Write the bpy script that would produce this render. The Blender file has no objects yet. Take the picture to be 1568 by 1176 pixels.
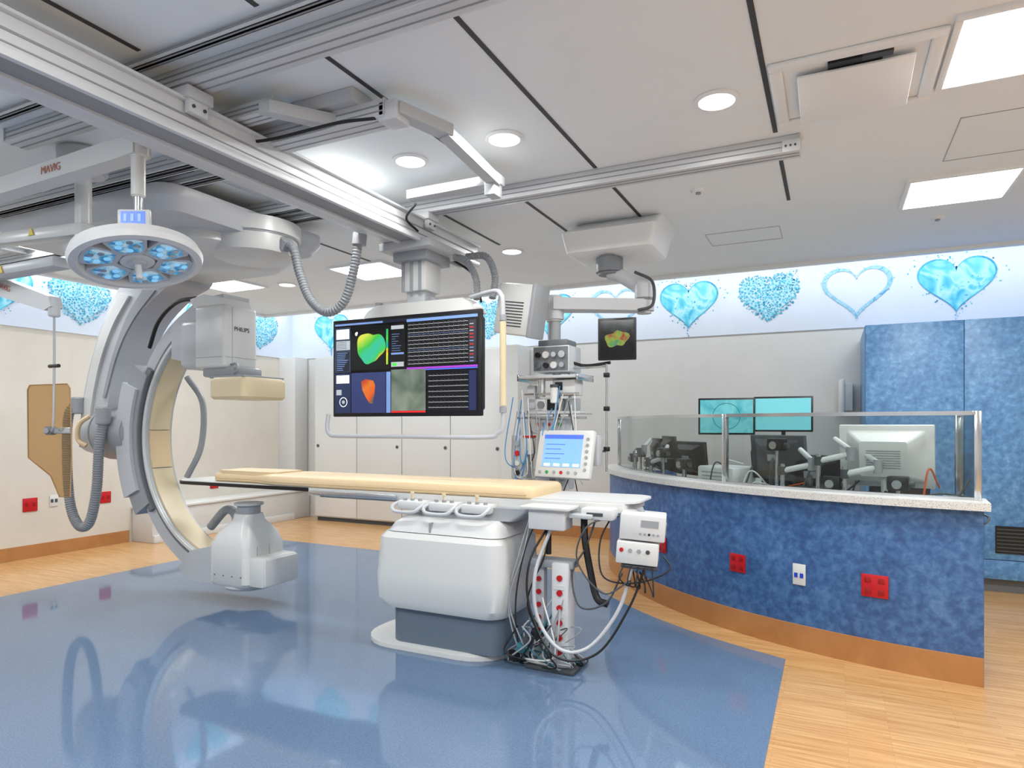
import bpy, bmesh, math, random
from mathutils import Vector, Matrix, Euler
random.seed(3)
D=bpy.data; S=bpy.context.scene
S.view_settings.view_transform='Standard'

# ---------------------------------------------------------------- materials
def lin(c):
    o=[]
    for v in c:
        v=v/255.0
        o.append(v/12.92 if v<=0.04045 else ((v+0.055)/1.055)**2.4)
    return (o[0],o[1],o[2],1)
def newmat(name):
    m=D.materials.new(name); m.use_nodes=True
    nt=m.node_tree; b=nt.nodes['Principled BSDF']
    return m,nt,b
def mat(name,col,rough=.5,metal=0,es=0,emis=None,coat=0):
    m,nt,b=newmat(name)
    b.inputs['Base Color'].default_value=lin(col)
    b.inputs['Roughness'].default_value=rough
    b.inputs['Metallic'].default_value=metal
    if coat: b.inputs['Coat Weight'].default_value=coat
    n=nt.nodes.new('ShaderNodeTexNoise'); n.inputs['Scale'].default_value=6
    mr=nt.nodes.new('ShaderNodeMapRange')
    mr.inputs['To Min'].default_value=max(0,rough-.05); mr.inputs['To Max'].default_value=min(1,rough+.05)
    nt.links.new(n.outputs['Fac'],mr.inputs['Value']); nt.links.new(mr.outputs['Result'],b.inputs['Roughness'])
    if es:
        b.inputs['Emission Color'].default_value=lin(emis or col)
        b.inputs['Emission Strength'].default_value=es
    return m
def ramp(nt,fac,stops):
    r=nt.nodes.new('ShaderNodeValToRGB')
    e=r.color_ramp.elements
    e[0].position=stops[0][0]; e[0].color=lin(stops[0][1])
    e[1].position=stops[-1][0]; e[1].color=lin(stops[-1][1])
    for p,c in stops[1:-1]:
        k=e.new(p); k.color=lin(c)
    nt.links.new(fac,r.inputs['Fac']); return r
def coords(nt,scale=(1,1,1),rot=(0,0,0)):
    t=nt.nodes.new('ShaderNodeTexCoord'); mp=nt.nodes.new('ShaderNodeMapping')
    mp.inputs['Scale'].default_value=scale; mp.inputs['Rotation'].default_value=rot
    nt.links.new(t.outputs['Object'],mp.inputs['Vector']); return mp.outputs['Vector']
def mottle(name,stops,scale,rough=.5,detail=4,dist=1.0):
    m,nt,b=newmat(name)
    n=nt.nodes.new('ShaderNodeTexNoise'); n.inputs['Scale'].default_value=scale
    n.inputs['Detail'].default_value=detail; n.inputs['Distortion'].default_value=dist
    nt.links.new(coords(nt),n.inputs['Vector'])
    r=ramp(nt,n.outputs['Fac'],stops)
    nt.links.new(r.outputs['Color'],b.inputs['Base Color']); b.inputs['Roughness'].default_value=rough
    return m
def laminate(name,stops,rough=.42):
    m,nt,b=newmat(name); v=coords(nt)
    a=nt.nodes.new('ShaderNodeTexNoise'); a.inputs['Scale'].default_value=20; a.inputs['Detail'].default_value=6; a.inputs['Roughness'].default_value=.62; a.inputs['Distortion'].default_value=.25
    c=nt.nodes.new('ShaderNodeTexNoise'); c.inputs['Scale'].default_value=3.0; c.inputs['Detail'].default_value=2
    for n in (a,c): nt.links.new(v,n.inputs['Vector'])
    mx=nt.nodes.new('ShaderNodeMath'); mx.operation='MULTIPLY_ADD'; mx.inputs[1].default_value=.3
    sb=nt.nodes.new('ShaderNodeMath'); sb.operation='SUBTRACT'; sb.inputs[1].default_value=.15
    nt.links.new(c.outputs['Fac'],mx.inputs[0]); nt.links.new(a.outputs['Fac'],mx.inputs[2]); nt.links.new(mx.outputs[0],sb.inputs[0])
    r=ramp(nt,sb.outputs[0],stops); nt.links.new(r.outputs['Color'],b.inputs['Base Color']); b.inputs['Roughness'].default_value=rough
    return m
def woodfloor(name):
    m,nt,b=newmat(name)
    v=coords(nt)
    br=nt.nodes.new('ShaderNodeTexBrick')
    br.inputs['Color1'].default_value=lin((204,162,110)); br.inputs['Color2'].default_value=lin((180,134,84))
    br.inputs['Mortar'].default_value=lin((160,116,70)); br.inputs['Scale'].default_value=1
    br.inputs['Mortar Size'].default_value=.0012; br.inputs['Brick Width'].default_value=.5; br.inputs['Row Height'].default_value=.03
    br.offset=.37
    nt.links.new(v,br.inputs['Vector'])
    n=nt.nodes.new('ShaderNodeTexNoise'); n.inputs['Scale'].default_value=1; n.inputs['Detail'].default_value=4
    nt.links.new(coords(nt,(3,60,1)),n.inputs['Vector'])
    r=ramp(nt,n.outputs['Fac'],[(.35,(170,122,74)),(.65,(214,176,124))])
    mx=nt.nodes.new('ShaderNodeMix'); mx.data_type='RGBA'; mx.inputs[0].default_value=.45
    nt.links.new(br.outputs['Color'],mx.inputs[6]); nt.links.new(r.outputs['Color'],mx.inputs[7])
    nt.links.new(mx.outputs[2],b.inputs['Base Color']); b.inputs['Roughness'].default_value=.22
    return m
def glassmat(name,tint,base=.03,rough=.01,diff=0):
    m=D.materials.new(name); m.use_nodes=True; nt=m.node_tree; nt.nodes.clear()
    o=nt.nodes.new('ShaderNodeOutputMaterial'); t=nt.nodes.new('ShaderNodeBsdfTransparent'); g=nt.nodes.new('ShaderNodeBsdfGlossy')
    t.inputs['Color'].default_value=lin(tint); g.inputs['Roughness'].default_value=rough
    lw=nt.nodes.new('ShaderNodeLayerWeight'); lw.inputs['Blend'].default_value=.5
    pw=nt.nodes.new('ShaderNodeMath'); pw.operation='POWER'; pw.inputs[1].default_value=4
    ad=nt.nodes.new('ShaderNodeMath'); ad.operation='MULTIPLY_ADD'; ad.inputs[1].default_value=.35; ad.inputs[2].default_value=base
    nt.links.new(lw.outputs['Facing'],pw.inputs[0]); nt.links.new(pw.outputs[0],ad.inputs[0])
    x=nt.nodes.new('ShaderNodeMixShader'); nt.links.new(ad.outputs[0],x.inputs[0])
    nt.links.new(t.outputs[0],x.inputs[1]); nt.links.new(g.outputs[0],x.inputs[2])
    out=x.outputs[0]
    if diff:
        d=nt.nodes.new('ShaderNodeBsdfDiffuse'); d.inputs['Color'].default_value=lin((205,176,140))
        y=nt.nodes.new('ShaderNodeMixShader'); y.inputs[0].default_value=diff
        nt.links.new(out,y.inputs[1]); nt.links.new(d.outputs[0],y.inputs[2]); out=y.outputs[0]
    nt.links.new(out,o.inputs[0])
    return m
def emap(name,stops,scale,es=1.0,dist=.5):
    m,nt,b=newmat(name)
    n=nt.nodes.new('ShaderNodeTexNoise'); n.inputs['Scale'].default_value=scale; n.inputs['Detail'].default_value=2
    n.inputs['Distortion'].default_value=dist
    nt.links.new(coords(nt),n.inputs['Vector'])
    r=ramp(nt,n.outputs['Fac'],stops)
    b.inputs['Base Color'].default_value=(0.01,0.01,0.01,1)
    nt.links.new(r.outputs['Color'],b.inputs['Emission Color']); b.inputs['Emission Strength'].default_value=es
    return m

WHITE=mat('white_plastic',(212,213,213),.35)
WHITE2=mat('cool_white_plastic',(192,195,199),.35)
OFFW=mat('offwhite_enamel',(214,215,213),.3)
GREY=mat('grey_plastic',(154,158,162),.4)
MGREY=mat('mid_grey_plastic',(116,120,125),.45)
DGREY=mat('dark_grey_plastic',(66,70,74),.45)
SLATE=mat('slate_blue_grey',(100,114,128),.4)
BLACK=mat('black_plastic',(18,18,20),.35)
RUB=mat('black_rubber',(26,26,28),.6)
ALU=mat('brushed_aluminium',(210,213,216),.42,.05)
ALU2=mat('anodised_aluminium',(192,195,198),.45,.05)
GROOVE=mat('rail_groove',(146,149,152),.5,.0)
STEEL=mat('steel',(200,202,205),.18,.9)
CREAM=mat('cream_vinyl',(222,196,155),.5)
CREAM2=mat('cream_plastic',(222,205,168),.4)
HOSE=mat('grey_hose',(142,146,150),.5)
WALLM=mottle('painted_wall_grey',[(.3,(204,204,202)),(.7,(208,208,206))],3,.6)
WALLB=mottle('painted_wall_beige',[(.3,(206,200,189)),(.7,(211,205,194))],3,.6)
BAND=mottle('wall_band_paint',[(.3,(204,214,230)),(.7,(212,221,234))],1.2,.6)
CEIL=mottle('ceiling_paint',[(.3,(238,244,246)),(.7,(241,246,248))],2,.6)
CEILT=mat('ceiling_trim_white',(240,243,244),.5)
SEAM=mat('ceiling_seam_dark',(62,62,64),.6)
BWOOD=mottle('wood_baseboard',[(.3,(166,114,66)),(.7,(182,129,80))],4,.4)
RED=mat('red_outlet',(186,14,24),.4)
REDD=mat('red_socket',(150,8,16),.35)
BLUEL=laminate('mottled_blue_laminate',[(.28,(46,76,122)),(.44,(55,91,142)),(.56,(67,107,158)),(.74,(92,130,176))])
BLUEC=laminate('mottled_blue_cabinet',[(.28,(66,110,158)),(.44,(80,128,176)),(.56,(94,143,190)),(.74,(122,168,208))])
COUNTER=mottle('speckled_solid_surface',[(.35,(200,199,194)),(.5,(216,216,213)),(.62,(168,166,163))],160,.35,2,0)
FLOORB=mottle('blue_sheet_vinyl',[(.3,(86,107,134)),(.5,(96,118,146)),(.7,(106,128,156))],140,.06,3,0)
FLOORW=woodfloor('bamboo_wood_floor')
GLASS=glassmat('clear_glass',(234,238,237),.025)
AMBER=glassmat('lead_acrylic',(233,214,184),.04,.03,.10)
PANEL=mat('light_panel',(255,255,255),.5,0,6,(250,253,255))
LENS=mat('downlight_lens',(255,255,255),.5,0,5,(255,250,242))
SCRBLK=mat('screen_black',(4,4,6),.12,0,.0)

# ---------------------------------------------------------------- geometry
class G:
    def __init__(s,name,loc):
        s.loc=Vector(loc); s.e=D.objects.new(name,None); s.e.location=loc; s.e.empty_display_size=.1
        S.collection.objects.link(s.e)
def fin(name,bm,m,P=None,M=None,smooth=True):
    if M is not None: bmesh.ops.transform(bm,matrix=M,verts=bm.verts)
    bmesh.ops.recalc_face_normals(bm,faces=bm.faces)
    if smooth:
        for f in bm.faces: f.smooth=True
        for e in bm.edges:
            if len(e.link_faces)==2:
                if e.calc_face_angle(0)>.6: e.smooth=False
    xs=[v.co for v in bm.verts]
    lo=Vector((min(v.x for v in xs),min(v.y for v in xs),min(v.z for v in xs)))
    hi=Vector((max(v.x for v in xs),max(v.y for v in xs),max(v.z for v in xs)))
    c=(lo+hi)/2
    for v in bm.verts: v.co-=c
    me=D.meshes.new(name); bm.to_mesh(me); bm.free()
    me.materials.append(m)
    o=D.objects.new(name,me); S.collection.objects.link(o); o.location=c
    if P:
        o.parent=P.e; o.matrix_parent_inverse=Matrix.Translation(-P.loc)
    return o
def box(P,name,lo,hi,m,bev=0,rot=None,M=None,seg=2):
    bm=bmesh.new(); bmesh.ops.create_cube(bm,size=1)
    lo=Vector(lo);hi=Vector(hi); s=hi-lo; c=(lo+hi)/2
    bmesh.ops.scale(bm,vec=s,verts=bm.verts)
    if bev>0: bmesh.ops.bevel(bm,geom=bm.edges[:],offset=min(bev,min(s)*.45),segments=seg,affect='EDGES',profile=.5)
    if rot: bmesh.ops.rotate(bm,cent=(0,0,0),matrix=Euler(rot).to_matrix(),verts=bm.verts)
    bmesh.ops.translate(bm,vec=c,verts=bm.verts)
    return fin(name,bm,m,P,M)
def cyl(P,name,p0,p1,r,m,r2=None,seg=28,bev=0,M=None):
    p0=Vector(p0);p1=Vector(p1); d=p1-p0
    bm=bmesh.new(); bmesh.ops.create_cone(bm,cap_ends=True,segments=seg,radius1=r,radius2=r if r2 is None else r2,depth=d.length)
    if bev>0:
        es=[e for e in bm.edges if len(e.link_faces)==2 and e.calc_face_angle(0)>1]
        bmesh.ops.bevel(bm,geom=es,offset=bev,segments=3,affect='EDGES')
    q=Vector((0,0,1)).rotation_difference(d.normalized()).to_matrix().to_4x4()
    bmesh.ops.transform(bm,matrix=Matrix.Translation((p0+p1)/2)@q,verts=bm.verts)
    return fin(name,bm,m,P,M)
def smoothpts(pts,n=8):
    pts=[Vector(p) for p in pts]; P=[pts[0]*2-pts[1]]+pts+[pts[-1]*2-pts[-2]]; out=[]
    for i in range(1,len(P)-2):
        a,b,c,d=P[i-1:i+3]
        for k in range(n):
            t=k/n
            out.append(.5*((2*b)+(c-a)*t+(2*a-5*b+4*c-d)*t*t+(-a+3*b-3*c+d)*t**3))
    out.append(P[-2]); return out
def sweep_bm(bm,pts,rf,seg=10):
    t0=(pts[1]-pts[0]).normalized()
    up=Vector((0,0,1)) if abs(t0.z)<.9 else Vector((1,0,0))
    n=(up-t0*up.dot(t0)).normalized(); prev=t0; rings=[]
    for i,p in enumerate(pts):
        t=(pts[min(i+1,len(pts)-1)]-pts[max(i-1,0)])
        t=t.normalized() if t.length>1e-9 else prev
        q=prev.rotation_difference(t); n=q@n; n=(n-t*n.dot(t)).normalized(); prev=t
        b=t.cross(n); r=rf(i)
        rings.append([bm.verts.new(p+(n*math.cos(a)+b*math.sin(a))*r) for a in [2*math.pi*k/seg for k in range(seg)]])
    for i in range(len(rings)-1):
        for k in range(seg):
            bm.faces.new((rings[i][k],rings[i][(k+1)%seg],rings[i+1][(k+1)%seg],rings[i+1][k]))
    bm.faces.new(rings[0][::-1]); bm.faces.new(rings[-1])
def tube(P,name,pts,r,m,smooth=True,n=8,seg=10,M=None):
    pts=smoothpts(pts,n) if smooth else [Vector(p) for p in pts]
    bm=bmesh.new(); sweep_bm(bm,pts,lambda i:r,seg); return fin(name,bm,m,P,M)
def hose(P,name,pts,r,m,pitch=.022):
    sp=smoothpts(pts,24); L=[0]
    for a,b in zip(sp,sp[1:]): L.append(L[-1]+(b-a).length)
    N=int(L[-1]/pitch)*4; out=[]; j=0
    for k in range(N+1):
        s=L[-1]*k/N
        while j<len(L)-2 and L[j+1]<s: j+=1
        f=(s-L[j])/max(1e-9,L[j+1]-L[j]); out.append(sp[j].lerp(sp[j+1],f))
    bm=bmesh.new(); sweep_bm(bm,out,lambda i:r*(1.0 if i%4<2 else .86),12); return fin(name,bm,m,P)
def prism(P,name,pts,plane,a,b,m,bev=0,M=None,seg=2):
    def v(p,t):
        if plane=='XY': return (p[0],p[1],t)
        if plane=='XZ': return (p[0],t,p[1])
        return (t,p[0],p[1])
    bm=bmesh.new()
    A=[bm.verts.new(v(p,a)) for p in pts]; B=[bm.verts.new(v(p,b)) for p in pts]; n=len(pts)
    bm.faces.new(A[::-1]); bm.faces.new(B)
    for i in range(n): bm.faces.new((A[i],A[(i+1)%n],B[(i+1)%n],B[i]))
    if bev>0:
        es=[e for e in bm.edges if e.calc_face_angle(0)>.8]
        bmesh.ops.bevel(bm,geom=es,offset=bev,segments=seg,affect='EDGES')
    return fin(name,bm,m,P,M)
def rrect(x0,x1,y0,y1,r,n=6):
    o=[]
    for cx,cy,a0 in ((x1-r,y1-r,0),(x0+r,y1-r,90),(x0+r,y0+r,180),(x1-r,y0+r,270)):
        for k in range(n+1):
            a=math.radians(a0+90*k/n); o.append((cx+r*math.cos(a),cy+r*math.sin(a)))
    return o
def loft(P,name,rings,m,M=None):
    bm=bmesh.new(); R=[]
    for z,x0,x1,y0,y1,r in rings:
        R.append([bm.verts.new((p[0],p[1],z)) for p in rrect(x0,x1,y0,y1,r)])
    n=len(R[0])
    for i in range(len(R)-1):
        for k in range(n): bm.faces.new((R[i][k],R[i][(k+1)%n],R[i+1][(k+1)%n],R[i+1][k]))
    bm.faces.new(R[0][::-1]); bm.faces.new(R[-1])
    return fin(name,bm,m,P,M)
def lathe(P,name,prof,m,M=None,seg=48,cap=True):
    bm=bmesh.new(); R=[]
    for r,z in prof:
        r=max(r,1e-4); R.append([bm.verts.new((r*math.cos(2*math.pi*k/seg),r*math.sin(2*math.pi*k/seg),z)) for k in range(seg)])
    N=len(R)
    for i in range(N-1 if cap else N):
        for k in range(seg): bm.faces.new((R[i][k],R[i][(k+1)%seg],R[(i+1)%N][(k+1)%seg],R[(i+1)%N][k]))
    if cap: bm.faces.new(R[0][::-1]); bm.faces.new(R[-1])
    return fin(name,bm,m,P,M)
def sector(P,name,c,r0,r1,a0,a1,z0,z1,m,n=40,plane='XY',M=None):
    bm=bmesh.new(); R=[]
    for k in range(n+1):
        a=math.radians(a0+(a1-a0)*k/n); ca,sa=math.cos(a),math.sin(a); q=[]
        for r,z in ((r0,z0),(r1,z0),(r1,z1),(r0,z1)):
            if plane=='XY': q.append(bm.verts.new((c[0]+r*ca,c[1]+r*sa,z)))
            else: q.append(bm.verts.new((c[0]+r*ca,z,c[1]+r*sa)))
        R.append(q)
    for i in range(n):
        for k in range(4): bm.faces.new((R[i][k],R[i][(k+1)%4],R[i+1][(k+1)%4],R[i+1][k]))
    bm.faces.new(R[0]); bm.faces.new(R[-1][::-1])
    return fin(name,bm,m,P,M)
def text(P,name,s,size,m,M):
    cu=D.curves.new(name,'FONT'); cu.body=s; cu.size=size; cu.extrude=.001; cu.align_x='CENTER'; cu.align_y='CENTER'
    o=D.objects.new(name,cu); S.collection.objects.link(o); bpy.context.view_layer.update()
    me=D.meshes.new_from_object(o.evaluated_get(bpy.context.evaluated_depsgraph_get()))
    D.objects.remove(o)
    bm=bmesh.new(); bm.from_mesh(me)
    return fin(name,bm,m,P,M,False)
def face(P,name,pts,m,M=None):
    bm=bmesh.new(); bm.faces.new([bm.verts.new(p) for p in pts]); return fin(name,bm,m,P,M,False)
T=Matrix.Translation
def R(ax,deg): return Matrix.Rotation(math.radians(deg),4,ax)

# ---------------------------------------------------------------- room
H=3.15; XL=-8.1; YB=8.3; XR=3.6; YF=-2.2; HT=3.5
box(None,'floor',(XL-.1,YF-.1,-.1),(XR+.1,YB+.1,0),FLOORW)
pts=[(-6.5,YF+.3),(-.27,YF+.3),(-.27,4.55)]
for a in range(248,207,-2):
    pts.append((1.05+3.78*math.cos(math.radians(a)),8.1+3.78*math.sin(math.radians(a))))
pts+=[(-6.5,6.4)]
pts=[p for p in pts if p[1]<=6.4]
prism(None,'floor_blue_inlay',pts,'XY',0.0005,0.003,FLOORB)
box(None,'wall_left',(XL-.1,YF,0),(XL,YB,2.58),WALLB)
box(None,'wall_back',(XL,YB,0),(XR,YB+.1,2.58),WALLM)
box(None,'wall_band_left',(XL-.1,YF,2.58),(XL+.012,YB,HT),BAND)
box(None,'wall_band_back',(XL,YB-.012,2.58),(XR,YB+.1,HT),BAND)
box(None,'wall_right',(XR,YF,0),(XR+.1,YB,HT),WALLM)
box(None,'wall_front',(XL,YF-.1,0),(XR,YF,HT),WALLM)
box(None,'ceiling_upper',(XL-.1,YF-.1,HT),(XR+.1,YB+.1,HT+.1),CEILT)
CX=-7.72; CY=7.35
cg=G('ceiling',(0,3,H))
box(cg,'ceiling_slab',(CX,YF,H),(XR,CY,H+.12),CEIL)
box(cg,'cove_lip_back',(CX,CY-.05,H-.035),(XR,CY+.03,H+.14),CEILT,.006)
box(cg,'cove_lip_left',(CX-.03,YF,H-.035),(CX+.05,CY,H+.14),CEILT,.006)
def seam(x0,y0,x1,y1): box(cg,'panel_seam',(x0,y0,H-.004),(x1,y1,H+.002),SEAM)
w=.012
for X,a,b in [(-.29,YF,4.0),(-.29,4.22,5.25),(-1.37,2.3,4.05),(-1.37,4.2,5.2),(-2.04,YF,1.9),(-2.04,2.3,4.05),(-2.04,4.2,5.3),(-2.75,YF,1.9),(-2.75,4.2,5.4),(-3.45,4.2,5.6),(-4.2,4.4,6.2),(-3.5,YF,1.9),(-1.37,YF,1.9)]:
    seam(X-w,a,X+w,b)
def ltrim(x0,y0,x1,y1): box(cg,'access_panel_outline',(x0,y0,H-.003),(x1,y1,H+.002),GREY)
for (x0,y0,x1,y1) in [(.62,4.25,1.25,4.9),(-1.0,5.9,-.4,6.3)]:
    for q in [(x0,y0,x1,y0+.004),(x0,y1,x1,y1+.004),(x0,y0,x0+.004,y1),(x1,y0,x1+.004,y1)]: ltrim(*q)
box(None,'baseboard_left',(XL,YF,0),(XL+.02,5.45,.15),BWOOD)
box(None,'baseboard_back',(-3.8,YB-.02,0),(.2,YB,.15),BWOOD)
pl=G('trim_1',(-7.95,6.9,0))
box(pl,'low_plinth',(XL+.0005,5.5,0),(-7.7,YB-.02,.42),WALLM,.01)
box(pl,'plinth_ledge',(XL+.0005,5.48,.42),(-7.68,YB-.02,.45),OFFW,.005)
box(pl,'plinth_toe',(-7.7,5.5,0),(-7.66,YB-.4,.1),OFFW,.005)
box(pl,'wall_pilaster',(XL+.0005,8.0,.45),(-7.75,YB-.02,2.58),WALLM,.004)

# ---------------------------------------------------------------- lights
def area(name,loc,sx,sy,p,rot=(0,0,0),col=(.95,.985,1)):
    l=D.lights.new(name,'AREA'); l.shape='RECTANGLE'; l.size=sx; l.size_y=sy; l.energy=p; l.color=col
    o=D.objects.new(name,l); o.location=loc; o.rotation_euler=rot; S.collection.objects.link(o); return o
def troffer(x0,x1,y0,y1,p):
    g=G('ceiling_troffer_light',((x0+x1)/2,(y0+y1)/2,H))
    for a in [(x0-.03,y0-.03,x1+.03,y0),(x0-.03,y1,x1+.03,y1+.03),(x0-.03,y0,x0,y1),(x1,y0,x1+.03,y1)]:
        box(g,'frame',(a[0],a[1],H-.02),(a[2],a[3],H+.001),CEILT,.003)
    box(g,'diffuser',(x0,y0,H-.008),(x1,y1,H-.001),PANEL)
    o=area('troffer_lamp',((x0+x1)/2,(y0+y1)/2,H-.012),x1-x0,y1-y0,p)
    o.parent=g.e; o.matrix_parent_inverse=Matrix.Translation(-g.loc)
for a in [(.48,1.09,3.2,3.8,38),(.48,1.09,5.2,5.8,38),(-4.75,-4.1,5.4,6.0,36),(-6.7,-6.1,3.4,4.0,28),(-6.7,-6.1,5.2,5.8,28),(2.2,2.8,3.2,3.8,40),
          (-1.5,-.3,-.4,.2,74),(-4.2,-3.0,-.4,.2,70),(1.6,2.2,.6,1.2,42),(-6.7,-6.1,.8,1.4,30)]:
    troffer(*a)
for i,(x,y) in enumerate([(-.53,3.47),(-1.70,3.40),(-2.37,3.43),(-2.98,3.46),(-2.74,5.64),(-5.77,5.83),(-.5,1.2),(-1.8,1.2)]):
    g=G('recessed_downlight',(x,y,H))
    lathe(g,'trim_ring',[(.088,-.001),(.112,-.001),(.112,-.008),(.1,-.014),(.09,-.014)],CEILT,T((x,y,H)),cap=False)
    cyl(g,'lens',(x,y,H-.008),(x,y,H-.001),.09,LENS)
    l=D.lights.new('downlight_lamp','AREA'); l.shape='DISK'; l.size=.15; l.energy=11; l.color=(1,.98,.95)
    o=D.objects.new('downlight_lamp',l); o.location=(x,y,H-.016); S.collection.objects.link(o)
    o.parent=g.e; o.matrix_parent_inverse=Matrix.Translation(-g.loc)
g=G('cove_light',(0,7.9,3.45))
for nm,loc,sx,sy,p,rot in [('back',(-2.25,7.75,3.46),11,.08,68,(math.radians(24),0,0)),('left',(-7.9,3,3.46),.06,10,54,(0,math.radians(12),0))]:
    o=area('cove_lamp_'+nm,loc,sx,sy,p,rot,(.94,.975,1)); o.parent=g.e; o.matrix_parent_inverse=Matrix.Translation(-g.loc)

g=G('air_diffuser',(.08,3.58,H))
for a in [(-.27,3.23,.44,3.29),(-.27,3.86,.44,3.92),(-.27,3.29,-.21,3.86),(.38,3.29,.44,3.86)]:
    box(g,'frame',(a[0],a[1],H-.022),(a[2],a[3],H+.001),CEILT,.01,seg=3)
box(g,'throat',(-.21,3.29,H-.002),(.38,3.86,H-.0005),CEILT)
box(g,'face_panel',(-.15,3.36,H-.05),(.33,3.80,H-.038),CEILT,.004,rot=(math.radians(-4),0,0))
box(g,'damper',(-.02,3.31,H-.02),(.2,3.37,H-.004),BLACK)
box(g,'damper_blade',(.12,3.3,H-.024),(.24,3.34,H-.006),DGREY)
for x,y in [(-.85,4.75),(.75,6.2),(-6.2,2.2)]:
    g=G('smoke_detector',(x,y,H)); cyl(g,'body',(x,y,H-.02),(x,y,H),.045,CEILT,r2=.05); cyl(g,'tip',(x,y,H-.03),(x,y,H-.02),.018,GREY)

# ---------------------------------------------------------------- ceiling rails
def railX(P,name,x0,x1,y,z0,z1,w,m=ALU):
    box(P,name,(x0,y-w/2,z0),(x1,y+w/2,z1),m,.004)
    h=z1-z0
    for s in (-1,1):
        for f in (.3,.62):
            box(P,name+'_groove',(x0+.002,y+s*(w/2)-.002,z0+h*f),(x1-.002,y+s*(w/2)+.002,z0+h*f+.007),GROOVE)
    for f in (-.22,.22):
        box(P,name+'_slot',(x0+.002,y+w*f-.004,z0-.002),(x1-.002,y+w*f+.004,z0+.002),GROOVE)
    box(P,name+'_lip',(x0,y-w/2-.008,z0),(x1,y+w/2+.008,z0+.008),m,.002)
    for xx in (x0,x1): box(P,name+'_endcap',(xx-.004,y-w/2-.006,z0+.008),(xx+.004,y+w/2+.006,z1),ALU2)
g=G('ceiling_rail',(-1,2.13,3.1))
railX(g,'rail_near',-4.15,3.0,2.13,3.07,3.149,.11); railX(g,'rail_near_slim',-4.2,3.0,1.96,3.115,3.149,.05)
g=G('ceiling_rail',(-1.5,4.12,3.1))
railX(g,'rail_far',-3.2,-.17,4.12,3.05,3.149,.10)
box(g,'end_stop',(-.26,4.06,3.05),(-.165,4.18,3.12),ALU,.004)
for k in range(3): cyl(g,'end_bolt',(-.24+.025*k,4.055,3.085),(-.24+.025*k,4.06,3.085),.006,DGREY)
g=G('c_arm_ceiling_rails',(-5.3,3.4,3.1))
for y in (2.75,2.95,3.65,3.85): railX(g,'rail',-7.4,-3.25,y,3.06,3.149,.08,ALU)
for x in (-6.9,-5.9,-4.9,-3.6): box(g,'cross_tie',(x-.05,2.7,3.11),(x+.05,3.9,3.149),ALU2,.004)

g=G('monitor_bridge_rail',(-2.78,2.5,2.92))
y0,y1=-1.2,4.9
box(g,'beam_core',(-2.86,y0,2.86),(-2.70,y1,3.0),ALU,.006)
box(g,'beam_lip_right',(-2.71,y0,2.83),(-2.68,y1,2.865),ALU,.004)
box(g,'beam_lip_left',(-2.88,y0,2.83),(-2.85,y1,2.865),ALU,.004)
box(g,'beam_channel',(-2.85,y0+.01,2.845),(-2.71,y1-.01,2.861),GROOVE)
box(g,'beam_groove',(-2.702,y0+.01,2.93),(-2.697,y1-.01,2.94),GROOVE)
box(g,'beam_groove',(-2.702,y0+.01,2.885),(-2.697,y1-.01,2.891),GROOVE)
box(g,'beam_outer',(-3.0,y0,2.87),(-2.88,y1,2.99),ALU2,.006)
box(g,'beam_outer_lip',(-3.01,y0,2.85),(-2.88,y1,2.872),ALU,.003)
box(g,'beam_top_flange',(-2.90,y0,2.995),(-2.675,y1,3.01),ALU,.003)
for y in (2.13,4.12):
    box(g,'hanger_block',(-2.9,y-.07,3.0),(-2.64,y+.07,3.055),ALU2,.005)
    box(g,'hanger_plate',(-2.69,y-.05,2.94),(-2.655,y+.05,3.05),ALU,.004)
    for s in (-1,1): cyl(g,'bolt',(-2.655,y+s*.03,2.97),(-2.648,y+s*.03,2.97),.008,DGREY)
for k in range(3): box(g,'end_plate',(-3.0+.1*k,y1-.002,2.86),(-2.92+.1*k,y1+.02,3.0),ALU2,.004)

g=G('cable_carrier_arm',(-2.3,3,3.05))
railX(g,'arm_beam',-3.0,-1.95,2.66,2.99,3.08,.12,ALU)
box(g,'arm_mount',(-2.9,2.55,3.08),(-2.1,2.78,3.149),ALU2,.005)
railX(g,'upper_beam',-3.0,-2.45,2.42,3.03,3.1,.08,ALU)
prism(g,'folded_link',[(-2.5,2.34),(-2.43,2.34),(-2.2,2.66),(-2.27,2.70)],'XY',3.0,3.06,ALU2,.006)
box(g,'link_elbow',(-1.99,2.60,2.97),(-1.88,2.72,3.07),ALU,.01)
prism(g,'swing_link',[(-1.94,2.64),(-1.87,2.62),(-1.77,2.95),(-1.85,2.98)],'XY',3.0,3.06,ALU2,.006)
prism(g,'swing_link_2',[(-1.85,2.94),(-1.78,2.92),(-1.86,3.66),(-1.93,3.64)],'XY',2.99,3.05,ALU2,.006)
box(g,'end_tray',(-2.55,3.64,3.0),(-1.86,3.73,3.06),ALU2,.005)
box(g,'end_bracket',(-1.94,3.60,2.92),(-1.87,3.71,3.07),ALU2,.005)
tube(g,'cable',[(-2.95,2.5,3.0),(-2.6,2.52,2.97),(-2.2,2.54,2.98),(-2.0,2.6,2.99)],.008,RUB)
tube(g,'cable',[(-2.5,3.68,2.97),(-2.66,3.8,2.93),(-2.7,4.0,2.9)],.008,RUB)

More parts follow.
